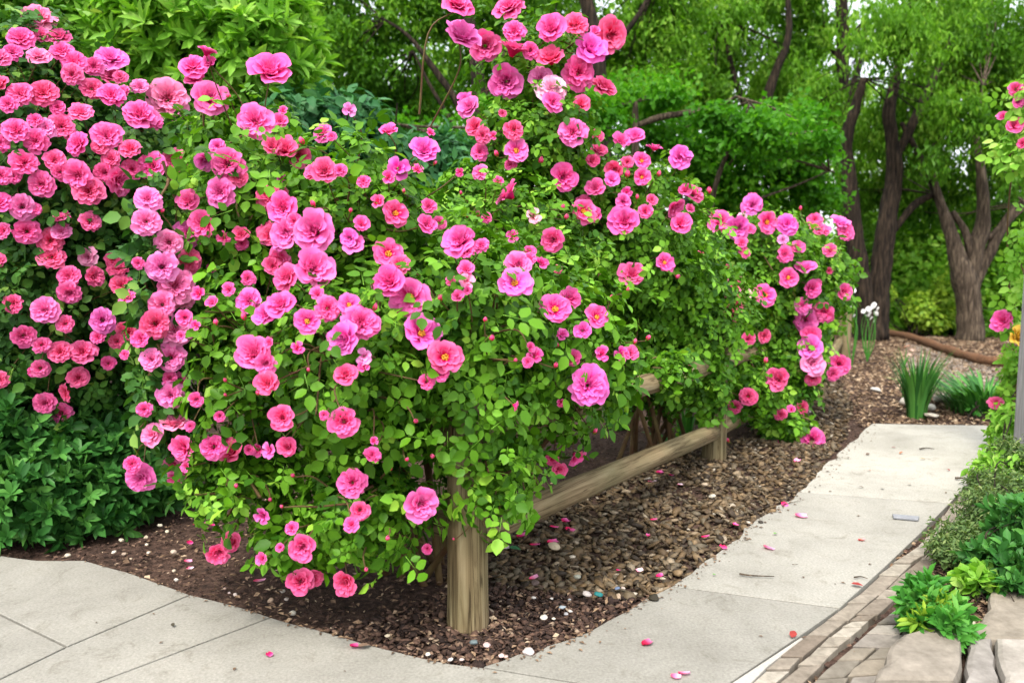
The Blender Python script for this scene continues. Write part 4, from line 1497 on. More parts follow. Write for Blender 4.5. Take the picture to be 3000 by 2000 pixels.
blades('iris_plant', 'broad bladed iris behind the fence under the nearest top rail', 'iris', atz(1810, 1245), 24, 0.34, 0.16, M['leaf_blade'], 0.5, 0.020, 41, 'irises in the bed behind the fence')
blades('iris_plant', 'thin bladed iris behind the second fence post', 'iris', atz(2010, 1262), 20, 0.34, 0.12, M['leaf_blade'], 0.35, 0.012, 42, 'irises in the bed behind the fence')
blades('iris_plant', 'iris clump growing behind the gap between the fence rails farther back', 'iris', atz(2170, 1150), 20, 0.4, 0.14, M['leaf_blade'], 0.35, 0.014, 43, 'irises in the bed behind the fence')
blades('iris_plant', 'drooping iris with leaves lying across the mulch behind the lower rail', 'iris', atz(1950, 1290), 10, 0.22, 0.16, M['leaf_blade'], 1.6, 0.014, 44, 'irises in the bed behind the fence')
blades('grass_clump', 'dark upright grass clump beside the white oval stone', 'ornamental grass', atz(2685, 1212), 130, 0.68, 0.15, M['leaf_ever'], 0.30, 0.010, 45, 'grass clumps past the end of the path')
blades('grass_clump', 'wide arching grass clump beyond the right end of the path', 'ornamental grass', atz(2885, 1195), 340, 0.52, 0.62, M['leaf_ever'], 0.85, 0.012, 46, 'grass clumps past the end of the path')


def leafy(name, label, center, lumps, mat, n, L, style, seed, **kw):
    return shrub(name, label, 'plant', center[:2], lumps, mat, n, L, style=style, seed=seed, **kw)


leafy('low_plant', 'small leafy ground plant in front of the wide grass clump', atz(2870, 1225), [L_(2850, 1215, 70, 30, 6.3, .2), L_(2930, 1200, 60, 35, 6.4, .2)], M['leaf_blade'], 500, 0.05, 'simple', 51, wid=0.7)
leafy('border_plant', 'fresh green rounded plant crowding the far right side of the path', atz(2950, 1420), [L_(2930, 1400, 50, 85, 3.95, .2), L_(2965, 1280, 32, 90, 4.6, .2), L_(2985, 1120, 26, 120, 5.0, .2)], M['leaf_light'], 2600, 0.045, 'simple', 52, wid=0.7, tmpl='ov')
leafy('heath_plant', 'wispy olive heath plant leaning over the brick border', atz(2910, 1640), [L_(2965, 1360, 38, 80, 3.9, .15), L_(2780, 1620, 50, 40, 3.0, .1), L_(2905, 1520, 75, 90, 3.35, .2), L_(2830, 1595, 95, 65, 3.1, .15), L_(2960, 1480, 55, 100, 3.5, .2), L_(2890, 1435, 40, 60, 3.8, .15)], M['leaf_heath'], 9500, 0.026, 'simple', 53, wid=0.35, droop=-0.3)
leafy('broad_leaf_plant', 'vivid green broad leaved plant above the rust coloured mulch', atz(2950, 1720), [L_(2930, 1655, 90, 80, 2.85, .15), L_(2975, 1560, 60, 90, 3.0, .15), L_(2960, 1700, 60, 50, 2.75, .1)], M['leaf_ever'], 210, 0.07, 'rosette', 54, wid=0.40, k=6)
leafy('broad_leaf_plant', 'small bright lettuce like plant at the lower end of the rust coloured mulch', atz(2875, 1755), [L_(2862, 1715, 35, 35, 2.78, .08)], M['leaf_light'], 30, 0.07, 'rosette', 55, wid=0.6, k=6)
leafy('broad_leaf_plant', 'bushy green clump with yellow green tips sitting on the flagstones', atz(2750, 1880), [L_(2745, 1820, 72, 58, 2.42, .1), L_(2705, 1775, 42, 50, 2.48, .07)], M['leaf_blade'], 130, 0.065, 'rosette', 56, wid=0.36, k=7)
leafy('yellow_tuft', 'yellow green shoots standing in the clump on the flagstones', atz(2752, 1860), [L_(2745, 1775, 25, 30, 2.43, .03), L_(2690, 1815, 12, 14, 2.38, .02)], M['leaf_yellow'], 24, 0.05, 'rosette', 57, wid=0.3, k=5)

# climbing roses at the right edge
VINE = [L_(2990, 330, 30, 120, 4.6, .15), L_(2970, 450, 40, 40, 4.6, .12), L_(2990, 800, 30, 200, 4.8, .15), L_(2985, 1050, 35, 120, 4.9, .15)]
root = empty('climbing_rose', (3.25, 4.95, 0), 'thin climbing rose along the grey post at the right edge', 'rose bush')
build_bush('edge', VINE, EDGE, root, M['leaf_light'], 150, 0.05, kinds=('full',), seed=61, ncane=5)
p = atY(2978, 988, 4.7)
me = BLOOM['full'][2]
me = me.copy(); me.materials[0] = flat_mat('yellow_petal', (0.88, 0.62, 0.10))
o = bpy.data.objects.new('yellow_rose', me)
o.location = tuple(p); o.scale = (0.055, 0.055, 0.07); o.rotation_euler = (R(70), 0, R(10)); o.color = (0.85, 0.55, 0.06, 1)
o.parent = root; o.location = tuple(p - np.array(root.location)); o['label'] = 'single yellow bloom'
col.objects.link(o)
# grey post at the right edge
c = atz(3000, 1600)
c = atY(3027, 1000, 4.3)
V, P = slab([(c[0] - 0.035, c[1] - 0.06), (c[0] + 0.09, c[1] - 0.06), (c[0] + 0.09, c[1] + 0.06), (c[0] - 0.035, c[1] + 0.06)], -0.1, 3.3, 0.006, 0.0)
M['grey_paint'] = noise_mat('grey_post_wood', [(0.3, (0.16, 0.16, 0.16)), (0.7, (0.30, 0.30, 0.30))], scale=10, stretch=(6, 6, 0.5), bump=0.3)
root = empty('timber_post', (c[0], c[1], 0), 'square grey timber post cut off by the right edge', 'post')
mesh_obj('shaft', V, P, M['grey_paint'], root)
V, P = slab([(c[0] - 0.05, c[1] - 0.075), (c[0] + 0.105, c[1] - 0.075), (c[0] + 0.105, c[1] + 0.075), (c[0] - 0.05, c[1] + 0.075)], 3.301, 3.35, 0.01, 0.0)
mesh_obj('cap', V, P, M['grey_paint'], root)

# log edging behind the gravel
LG = [(2560, 958), (2650, 975), (2700, 990), (2760, 1012), (2830, 1035), (2890, 1050), (2965, 1058)]
pts = np.array([atz(x, y + 14) for x, y in LG])
pts[:, 2] = 0.03
P = smooth_path(pts, 6)
V, F_ = tube(P, np.full(len(P), 0.06) * (1 + 0.1 * np.sin(np.arange(len(P)))), 12, wob=0.25, seed=3)
tag(mesh_obj('log_edging', V, F_, M['log'], None, True, origin=tuple(P[0])), 'long brown log edging curving behind the far gravel', 'log')

# white flowers and pale pink bloom in the distance
def flower_sprig(label, spots, Y, color, name='white_flower_plant', seed=0, h=20):
    rr = np.random.default_rng(seed)
    c0 = atY(spots[0][0], 1000, Y)
    root = empty(name, (c0[0], Y, 0), label, 'flowering plant')
    pr = []
    for (x, y, d) in spots:
        p = atY(x, y, Y)
        o = bpy.data.objects.new('flower_head', BLOOM['pompon'][rr.integers(4)])
        o.location = tuple(p - np.array(root.location))
        r = d / 2 * px(Y) * 0.8
        o.scale = (r, r, r * 0.7)
        o.rotation_euler = (R(65) + rr.normal(0, 0.2), rr.normal(0, 0.3), rr.random() * 6)
        o.color = (*color, 1)
        link(o, root)
        pr.append((np.array([c0[0], Y + 0.02, 0]), p + np.array([0, 0.01, 0])))
    V, F_ = canes(pr, rr, 0.004, 4, 0.1)
    mesh_obj('stems', V, F_, M['leaf_blade'], root, True, attrs={'tint': np.full(len(V), 0.6)})


# white petals need a plain white material
def white_mat():
    m, t, out = new_mat('white_petal')
    p = nd(t, 'ShaderNodeBsdfPrincipled')
    oi = nd(t, 'ShaderNodeObjectInfo')
    t.links.new(oi.outputs['Color'], p.inputs['Base Color'])
    p.inputs['Roughness'].default_value = 0.6
    t.links.new(p.outputs[0], out.inputs[0])
    return m


M['white_petal'] = white_mat()
_old = BLOOM['pompon']
BLOOM['pompon'] = [m_.copy() for m_ in _old]
for m_ in BLOOM['pompon']:
    m_.materials[0] = M['white_petal']
flower_sprig('white flowers at the foot of the twin trunk tree', [(2545, 905, 18), (2560, 895, 22), (2572, 905, 16), (2548, 920, 18), (2566, 918, 16), (2553, 932, 14), (2530, 912, 14), (2538, 925, 12), (2562, 940, 10)], 9.5, (0.85, 0.85, 0.85), seed=1)
flower_sprig('column of white flowers just right of the last fence post', [(2500, 849, 20), (2496, 872, 16), (2494, 898, 16), (2503, 925, 12)], 9.0, (0.85, 0.85, 0.85), seed=2)
flower_sprig('pale peach flower head above the upright grass clump', [(2658, 1018, 26), (2672, 1028, 26), (2664, 1040, 16)], 6.7, (0.80, 0.55, 0.45), name='peach_flower_plant', seed=3)
BLOOM['pompon'] = _old

# ---------------------------------------------------------------- stones, petals, twigs
G_ = 'pale stones lying in the mulch'
S0 = (0, 1300)
ST = [(445, 735, 48, (.62, .55, .44), 'cream stone on the pavement edge under the evergreen shrub'), (747, 713, 38, (.75, .70, .60), 'white pebble in the mulch just right of the evergreen shrub'),
      (797, 635, 40, (.72, .64, .48), 'cream round pebble closest below the evergreen shrub branches'), (958, 615, 36, (.62, .52, .38), 'buff pebble above a smaller white one in the mulch'),
      (963, 662, 28, (.72, .66, .52), 'small white pebble just under a buff pebble'), (1050, 537, 38, (.75, .70, .56), 'topmost cream pebble near the blue green shadow'),
      (1097, 577, 32, (.70, .64, .48), 'cream pebble second from the top of the mulch triangle'), (975, 715, 30, (.70, .62, .52), 'chipped pale pebble in the middle of the mulch triangle'),
      (1138, 712, 46, (.62, .50, .40), 'broad tan stone among purple petals'), (1143, 835, 34, (.60, .52, .40), 'upright buff pebble near the pavement edge'),
      (1157, 893, 36, (.72, .68, .62), 'white pebble touching the pavement edge'), (815, 725, 36, (.46, .36, .28), 'brown stone right of the white pebble by the shrub'),
      (860, 755, 24, (.50, .40, .30), 'little brown stone near the pavement under the shrub'), (1545, 990, 34, (.72, .62, .56), 'pinkish white pebble below the low hanging rose sprays'),
      (1855, 968, 40, (.70, .64, .56), 'white pebble in shade left of the corner post'), (1778, 1030, 48, (.50, .36, .26), 'tan round stone in the mulch before the pavement'),
      (1880, 1020, 36, (.56, .48, .42), 'greyish pink pebble below the white one in shade'), (1920, 1112, 50, (.72, .68, .58), 'flat cream stone nearest the pavement before the corner post'),
      (1475, 950, 26, (.45, .30, .28), 'small reddish pebble left of the pinkish white one'), (1505, 978, 24, (.62, .5, .48), 'tiny pink pebble by the pinkish white one')]
for i, (x, y, w_, c, lb) in enumerate(ST):
    rock('pebble', x / 2.24, 1300 + y / 2.24, w_ * 0.85 / 2.24, 0, lb, 'pebble', c, G_, 100 + i, flat=0.7, z=0.0)
ST = [(1612, 988, 72, (.52, .47, .45), 'grey white pebble left beside the teal stone'), (1690, 990, 72, (.02, .19, .19), 'deep teal glassy stone in the mulch'), (1810, 948, 42, (.14, .19, .30), 'blue grey pebble right of the teal stone'),
      (1850, 945, 34, (.6, .48, .42), 'pinkish pebble touching the blue grey one'), (1262, 1010, 38, (.70, .66, .62), 'white pebble nearest the right side of the corner post'), (1380, 1015, 28, (.70, .66, .62), 'tiny white pebble between the corner post and the teal stone'),
      (1450, 1073, 52, (.36, .42, .46), 'pale blue oval pebble below the teal stone'), (1502, 1098, 38, (.60, .56, .52), 'white pebble touching a grey one below the teal stone'), (1475, 1115, 36, (.38, .38, .40), 'grey pebble under the pale blue oval one'),
      (1330, 1138, 56, (.75, .70, .62), 'long white pebble in the mulch tip'), (1393, 1147, 32, (.70, .66, .55), 'cream pebble right of the long white one'), (1497, 1022, 28, (.40, .42, .45), 'small blue grey pebble above the pale blue oval one'),
      (870, 1303, 66, (.16, .21, .22), 'dark slate stone in front of the corner post'), (955, 1322, 58, (.70, .52, .50), 'pink white stone beside the dark slate one'), (1050, 1390, 44, (.72, .56, .54), 'pale pink pebble at the very tip of the mulch'),
      (1080, 1395, 34, (.60, .44, .40), 'rosy pebble right of the pale pink one at the tip'), (1230, 1365, 90, (.70, .62, .60), 'large whitish stone lying on the path edge near the tip'), (303, 1258, 42, (.72, .62, .45), 'cream pebble in the mulch left of the corner post foot'),
      (568, 1380, 38, (.74, .70, .60), 'white pebble on the pavement edge left of the tip'), (715, 1415, 42, (.75, .70, .66), 'flat white pebble on the pavement edge near the tip'), (790, 1415, 40, (.68, .54, .50), 'pink pebble right beside the flat white one'),
      (1395, 675, 92, (.60, .50, .34), 'broad cream stone on the gravel by the lower rail'), (1515, 742, 44, (.66, .58, .46), 'cream upright stone in the gravel near the rail'), (1548, 875, 58, (.34, .35, .29), 'greenish round stone in the gravel'),
      (1272, 915, 66, (.14, .10, .09), 'dark oval stone under a pink petal right of the corner post'), (2052, 1013, 82, (.035, .03, .018), 'black oval stone lying on the path by the mulch tip'), (2110, 885, 44, (.46, .40, .30), 'tan stone where the gravel meets the path')]
for i, (x, y, w_, c, lb) in enumerate(ST):
    rock('pebble', 1000 + x / 2.24, 1300 + y / 2.24, w_ * 0.88 / 2.24, 0, lb, 'pebble', c, G_, 140 + i, flat=0.5, z=0.005)
rock('pebble', 2000 + 512 / 2.24, 1300 + 512 / 2.24, 15, 0, 'small dark pebble on the path beside the gravel', 'pebble', (.06, .05, .04), G_, 171, flat=0.4, z=0.005)
rock('pebble', 2000 + 195 / 2.24, 1300 + 345 / 2.24, 22, 0, 'whitish stone on top of the gravel past the second post', 'pebble', (.62, .58, .48), G_, 172, flat=0.5, z=0.01)
rock('pebble', 2000 + 145 / 2.24, 1300 + 270 / 2.24, 18, 0, 'beige cracked stone on the gravel near the whitish one', 'pebble', (.55, .44, .32), G_, 173, flat=0.6, z=0.01)
rock('garden_stone', 2653, 1180, 34, 60, 'smooth white oval stone leaning at the foot of the grass clump', 'stone', (.72, .68, .60), None, 181, flat=0.75, depth=1.6)
rock('garden_stone', 2730, 1196, 22, 20, 'small white round stone between the two grass clumps', 'stone', (.75, .73, .68), None, 182, flat=0.9)
rock('garden_stone', 2760, 1172, 60, 20, 'long low grey white stone before the wide grass clump', 'stone', (.50, .47, .42), None, 183, flat=0.35, depth=0.5)
rock('garden_stone', 2728, 1218, 40, 14, 'flat pale stone at the far edge of the path', 'stone', (.55, .50, .42), None, 184, flat=0.3)
rock('garden_stone', 2566, 1142, 26, 14, 'white stone alone in the leaf litter left of the path end', 'stone', (.62, .60, .56), None, 185, flat=0.4)
rock('garden_stone', 2802, 1790, 42, 50, 'cream rounded stone beside the clump on the flagstones', 'stone', (.72, .62, .48), None, 186, flat=0.8)
rock('garden_stone', 2832, 1826, 48, 40, 'cream lower stone touching the clump and the sandstone slab', 'stone', (.66, .60, .46), None, 187, flat=0.7)

# rust coloured mulch patch in the planter
flakes(2600, (*sorted((atz(2720, 1700)[0] - 0.1, atz(2900, 1800)[0] + 0.3)), 2.3, 3.4), 0.020, M['litter'], 'planter_debris', seed=9, near=False)


def petal_mesh(seed):
    rr = np.random.default_rng(seed)
    nu, nv = 7, 6
    G = []
    for a in range(nv):
        v = a / (nv - 1)
        for b in range(nu):
            u = b / (nu - 1) * 2 - 1
            wv = math.sin(min(1, 0.12 + v * 0.98) * PI * 0.78) ** 0.8
            G.append((v - 0.5, u * 0.42 * wv, 0.22 * u * u + 0.18 * (v - 0.5) ** 2 * 2 + 0.03 * math.sin(u * 4 + seed)))
    idx = np.arange(nu * nv).reshape(nv, nu)
    q = np.stack([idx[:-1, :-1], idx[:-1, 1:], idx[1:, 1:], idx[1:, :-1]], -1).reshape(-1, 4)
    return raw_mesh('fallen_petal', np.array(G), [q], M['petal'], True, {'tip': np.repeat(np.linspace(0, 1, nv), nu), 'tint': np.full(nu * nv, 0.7)})


PET = [petal_mesh(i) for i in range(3)]


def petal(x, y, w_, c, lb, z=0.004, group='fallen rose petals', i=0):
    p = atz(x, y)
    o = bpy.data.objects.new('fallen_petal', PET[i % 3])
    s = w_ * px(p[1]) * 1.15
    o.scale = (s, s, s * 0.6)
    rr = np.random.default_rng(i + 900)
    zz = z if on_path(np.array([p[0]]), np.array([p[1]]))[0] else hg(p[0], p[1]) + 0.03
    o.location = (p[0], p[1], zz)
    o.rotation_euler = (rr.normal(0, 0.15), rr.normal(0, 0.15), rr.normal(0, 0.7))
    o.color = (*c, 1)
    link(o)
    tag(o, lb, 'petal', group)


Pk, Mg, Wh, Pl = (0.85, 0.11, 0.36), (0.60, 0.05, 0.25), (0.85, 0.80, 0.82), (0.86, 0.42, 0.62)
PL = [(1185, 600, 62, Mg, 'magenta petal just right of the corner post under the rail'), (1270, 658, 58, Pk, 'pink petal left of the broad cream stone'), (1388, 638, 68, Pk, 'large pink petal touching the broad cream stone'),
      (1498, 562, 62, Pk, 'pink petal on the gravel below the rail, above the cream stones'), (1395, 545, 52, Pk, 'pink petal close under the lower rail beside two others'), (1235, 548, 38, Mg, 'small magenta petal under the rail nearest the corner post'),
      (1470, 510, 62, Mg, 'dark magenta folded petal under the lower rail'), (2050, 495, 40, Pk, 'upright round pink petal alone on the gravel'), (2090, 190, 46, Mg, 'magenta curled petal beyond the lower rail near white petals'), (2165, 212, 28, Mg, 'tiny purple petal beside a magenta one near the rail'),
      (1265, 868, 56, Pl, 'pale pink petal resting on the dark oval stone'), (2090, 850, 44, Mg, 'purple petal at the path side of the gravel'), (1820, 820, 36, Mg, 'purple torn petal in the lower gravel'), (635, 722, 42, Mg, 'purple petal in shade left of the corner post'), (2012, 598, 30, Pk, 'small pink petal under the upright round one'),
      (2040, 258, 48, Wh, 'white petal on the gravel below the lower rail'), (1955, 818, 52, Wh, 'white pointed petal on the lower gravel near the path'), (1072, 677, 54, Wh, 'white petal beside a green leaf right of the corner post'),
      (2005, 1315, 72, (0.40, 0.03, 0.10), 'crimson crumpled petal on the near path'), (2195, 1535, 60, Pl, 'pale pink petal at the bottom edge of the path'), (90, 1335, 72, Mg, 'magenta petal on the left pavement near the mulch'), (2225, 275, 40, Wh, 'white petal farther along the gravel near the rail')]
k = 0
for x, y, w_, c, lb in PL:
    petal(1000 + x / 2.24, 1300 + y / 2.24, w_ / 2.24, c, lb, i=k); k += 1
PL = [(1290, 533, 40, Mg, 'magenta petal in the mulch behind the lowest left blooms'), (1340, 530, 48, Mg, 'brightest magenta petal of the row by the shaded bank'), (1397, 540, 38, Mg, 'magenta petal at the right end of the row by the shaded bank'), (1245, 660, 44, Mg, 'purple petal above two pale ones at the mulch edge'),
      (1235, 785, 46, Pl, 'pale pink petal above a white one in the mulch'), (1247, 838, 48, Wh, 'whitish petal close to the pavement edge'), (1437, 780, 40, Pl, 'pale violet petal below the twin low blooms'), (1350, 735, 30, Pl, 'small pale petal just left of the twin low blooms'),
      (1702, 922, 68, Pl, 'large pale pink petal in the mulch before the pavement'), (1710, 715, 46, (0.45, 0.18, 0.5), 'violet petal left of the lowest small bloom'), (1785, 660, 48, Pl, 'pale petal hanging over the mulch above the lowest small bloom'), (1768, 1390, 50, Mg, 'dark magenta petal alone on the left pavement'), (1258, 382, 46, (0.45, 0.18, 0.45), 'purple petal by the dark end of the evergreen shrub'), (1355, 452, 60, Mg, 'red purple petal high on the shaded bank')]
for x, y, w_, c, lb in PL:
    petal(x / 2.24, 1300 + y / 2.24, w_ / 2.24, c, lb, i=k); k += 1
PL = [(750, 105, 46, Pl, 'white pink petal on the gravel under the last hanging blooms'), (668, 403, 46, Pk, 'pink petal where the path meets the gravel, farther one'), (778, 480, 68, Pl, 'large pale pink petal on the middle of the path slab'), (265, 685, 56, Pk, 'pink petal on the path at the gravel edge, nearer one'), (562, 690, 64, Pl, 'violet pink petal on the path level with another at the edge'),
      (345, 533, 42, Pk, 'red pink petal in the gravel close to the path'), (10, 1515, 70, Pl, 'pink and white petal at the bottom of the near path'), (1175, 635, 40, (0.75, 0.3, 0.2), 'faded orange petal on the bright part of the path'), (150, 600, 46, Mg, 'purple petal in the gravel opposite the pale petals')]
for x, y, w_, c, lb in PL:
    petal(2000 + x / 2.24, 1300 + y / 2.24, w_ / 2.24, c, lb, i=k); k += 1

# fallen leaves and debris on the path
def fallen_leaf(x, y, w_, c, lb, i, cat='leaf'):
    p = atz(x, y)
    key = 'fl_%s' % (c,)
    if key not in M: M[key] = flat_mat('fallen_leaf', c)
    s = w_ * px(p[1])
    rr = np.random.default_rng(i)
    V, P, A = leaf_arrays(np.array([[-0.5 * s, 0, 0]]), np.array([[1., 0, 0]]), np.array([[0, 0, 1.]]), np.array([s]), np.array([s * 0.9]), np.array([0.5]))
    o = mesh_obj('fallen_leaf', V, P, M[key], None, True)
    zz = 0.006 if on_path(np.array([p[0]]), np.array([p[1]]))[0] else hg(p[0], p[1]) + 0.03
    o.location = (p[0], p[1], zz + s * 0.15)
    o.rotation_euler = (rr.normal(0, 0.1), rr.normal(0, 0.1), rr.normal(0, 1.0))
    tag(o, lb, cat, 'fallen leaves on the paths')


BR, RD, GN = (0.09, 0.05, 0.03), (0.24, 0.03, 0.025), (0.10, 0.28, 0.04)
FL = [(608, 597, 38, GN, 'green leaf flat on the middle of the path'), (208, 867, 30, GN, 'tiny green leaf on the path near the slab joint'), (1145, 938, 78, RD, 'crimson curled leaf by the brick border'), (1215, 75, 34, BR, 'dark brown oval leaf at the far end of the path'), (1085, 98, 28, BR, 'brown leaf nearest the gravel at the far end'),
      (1385, 30, 28, RD, 'small red leaf at the far end of the path'), (1432, 66, 38, (0.35, 0.16, 0.09), 'orange brown leaf below the small red one'), (1575, 105, 34, (0.35, 0.26, 0.12), 'tan leaf below the reddish twig'), (1225, 180, 30, (0.35, 0.15, 0.09), 'faint orange leaf on the far slab'), (1745, 178, 30, RD, 'red brown leaf near the right side of the far slab'),
      (1170, 290, 34, BR, 'brown leaf just above the far slab joint'), (1312, 298, 40, (0.28, 0.24, 0.16), 'grey tan leaf right of the brown one above the joint'), (1490, 272, 34, (0.28, 0.22, 0.16), 'pale brown leaf in the middle above the far joint'), (725, 1265, 84, RD, 'maroon oval leaf at the top of the pale path edge'), (1868, 210, 50, (0.25, 0.12, 0.08), 'rusty leaf under the heath plant tip')]
for i, (x, y, w_, c, lb) in enumerate(FL):
    fallen_leaf(2000 + x / 2.24, 1300 + y / 2.24, w_ / 2.24, c, lb, i)
fallen_leaf(1135 / 2.24, 1300 + 1200 / 2.24, 20, (0.05, 0.045, 0.03), 'dark curled leaf in the middle of the left pavement', 30)
fallen_leaf(1000 + 150 / 2.24, 1300 + 1340 / 2.24, 42, (0.20, 0.13, 0.09), 'brown leaf beside the magenta petal on the left pavement', 31)
fallen_leaf(1000 + 1140 / 2.24, 1300 + 688 / 2.24, 40, (0.03, 0.13, 0.05), 'dark green leaf next to the white petal by the corner post', 32)


def twig(pts, r, lb, i):
    P = np.array([atz(x, y) for x, y in pts])
    P[:, 2] = 0.006 + r
    P = smooth_path(P, 5)
    V, F_ = tube(P, np.linspace(r * 1.2, r * 0.5, len(P)), 6, wob=0.4, seed=i)
    o = mesh_obj('twig', V, F_, M['bark_grey'], None, True, origin=tuple(P[0]))
    tag(o, lb, 'twig', 'twigs dropped on the path')


def T_(pts):
    return [(2000 + a / 2.24, 1300 + b / 2.24) for a, b in pts]


twig(T_([(372, 866), (440, 876), (520, 880), (600, 882)]), 0.003, 'straight grey twig lying across the middle of the path', 1)
twig(T_([(660, 285), (720, 270), (790, 240), (845, 212)]), 0.004, 'bent twig poking from the gravel over the path', 2)
twig(T_([(660, 408), (720, 392), (780, 381)]), 0.002, 'thin twig beside the farther pink petal on the path', 3)
twig(T_([(720, 800), (735, 803), (757, 798)]), 0.0015, 'tiny hooked twig in the middle of the path', 4)
twig(T_([(1555, 42), (1600, 36), (1650, 42)]), 0.004, 'reddish twig across the far end of the path', 5)
twig(T_([(1125, 888), (1170, 884), (1212, 896)]), 0.003, 'grey curved twig above the crimson leaf', 6)
twig(T_([(1790, 237), (1840, 237), (1900, 242)]), 0.006, 'thick pale twig at the foot of the heath plant', 7)
# bluish grey flat strip set on the path
c = g2([(2614, 1511), (2693, 1518), (2690, 1528), (2617, 1521)])
V, P = slab(c, 0.004, 0.012, 0.002, 0.0)
M['strip'] = flat_mat('grey_strip', (0.22, 0.23, 0.25))
tag(mesh_obj('metal_strip', V, P, M['strip'], origin=(c[0][0], c[0][1], 0)), 'thin blue grey strip lying flat on the path', 'strip')


# ---------------------------------------------------------------- trees
def limb(pts, Y, seed=0, sides=10):
    """pts: (x, y, width) traced on the photo, stood up at real depth Y (or per-point Y)"""
    P, r = [], []
    for q in pts:
        yy = q[3] if len(q) > 3 else Y
        P.append(atY(q[0], q[1], yy))
        r.append(q[2] / 2 * px(yy))
    C = smooth_path(np.c_[np.array(P), np.array(r)], 7)
    return tube(C[:, :3], np.maximum(C[:, 3], 0.004), sides, wob=0.22, seed=seed)


def clumped(lumps, n, rr, per=70, size=0.28, stretch=1.0):
    vol = np.array([np.prod(l.r) ** (2 / 3) * l.w for l in lumps])
    nc = max(4, n // per)
    pick = rr.choice(len(lumps), size=nc, p=vol / vol.sum())
    D = nrm(rr.normal(size=(nc, 3))) * (rr.random(nc) ** 0.5)[:, None]
    C = np.array([l.c for l in lumps])[pick] + D * np.array([l.r for l in lumps])[pick]
    k = rr.integers(nc, size=n)
    sz = size * (0.5 + rr.random(nc))
    off = nrm(rr.normal(size=(n, 3))) * (rr.random(n) ** 0.5)[:, None] * 1.7 * sz[k][:, None] * np.array([1, 1, 0.6 * stretch])
    P = C[k] + off
    keep = P[:, 2] > 0.05
    return P[keep], nrm(off + np.array([0, 0, 0.05]))[keep], k[keep], rr.random(nc)


def tree(name, label, base, limbs, lumps, n, L, mat, bark, Y, seed, per=110, size=0.20, stretch=1.0, wid=0.5, droop=0.6, group='trees behind the roses'):
    rr = np.random.default_rng(seed)
    b = atY(base[0], base[1], Y)
    root = empty(name, (b[0], Y, 0), label, 'tree', group)
    parts = [limb(l, Y, seed + i) for i, l in enumerate(limbs)]
    ends = [atY(l[-1][0], l[-1][1], l[-1][3] if len(l[-1]) > 3 else Y) for l in limbs]
    pr = []
    for i in range(26):
        l = lumps[rr.integers(len(lumps))]
        e = ends[int(np.argmin([np.linalg.norm(x - l.c) for x in ends]))]
        pr.append((e, l.c + rr.normal(0, 0.45, 3) * l.r))
    parts.append(canes(pr, rr, 0.008, 5, 0.05, 0.06))
    V, F_, _ = merge(parts)
    mesh_obj('trunk', V, F_, bark, root, True)
    P, Nn, k, ct = clumped(lumps, n, rr, per, size, stretch)
    m = len(P)
    Nf = nrm(Nn * 0.6 + np.array([0, 0, 0.6]) + rr.normal(0, 0.5, (m, 3)))
    A = nrm(rr.normal(size=(m, 3)) + np.array([0, 0, -droop * 2]))
    s = L * (0.6 + 0.8 * rr.random(m))
    V, F_, At = leaf_arrays(P, A, Nf, s, s * wid, np.clip(0.6 * ct[k] + 0.4 * rr.random(m), 0, 1), 'di')
    mesh_obj('crown', V, F_, mat, root, False, At)
    return root


tree('broadleaf_tree', 'dark tree with fanning black branches left of the spire rose', (1395, 800),
     [[(1395, 850, 55), (1398, 450, 48), (1400, 230, 40), (1375, 60, 30), (1350, -150, 20)], [(1398, 420, 30), (1340, 300, 22), (1270, 200, 18), (1200, 110, 12), (1130, 60, 8)],
      [(1398, 470, 22), (1350, 400, 14), (1260, 250, 10), (1210, 150, 6)], [(1400, 330, 20), (1460, 200, 14), (1520, 60, 10)]],
     [L_(1080, 100, 230, 150, 11.2, .7), L_(1300, -60, 300, 150, 11.3, .8), L_(930, 30, 200, 200, 11.8, .8), L_(1120, 300, 180, 90, 11.8, .7), L_(1470, 130, 160, 200, 12, .8)],
     34000, 0.085, M['leaf_tree_dark'], M['bark'], 10.6, 71)
tree('broadleaf_tree', 'tree whose thick dark trunk rises behind the top blooms of the spire', (1770, 900),
     [[(1790, 900, 60), (1770, 500, 52), (1745, 150, 46), (1690, -120, 30)], [(1745, 200, 22), (1860, 60, 16), (1930, -60, 10)]],
     [L_(1600, 0, 200, 200, 13, .9), L_(1920, 40, 170, 200, 12.8, .9), L_(1880, 230, 160, 130, 12.6, .8), L_(1640, 280, 140, 140, 13.3, .8), L_(1760, 300, 140, 120, 13.6, .6)],
     34000, 0.095, M['leaf_tree'], M['bark'], 11.8, 72, size=0.22)
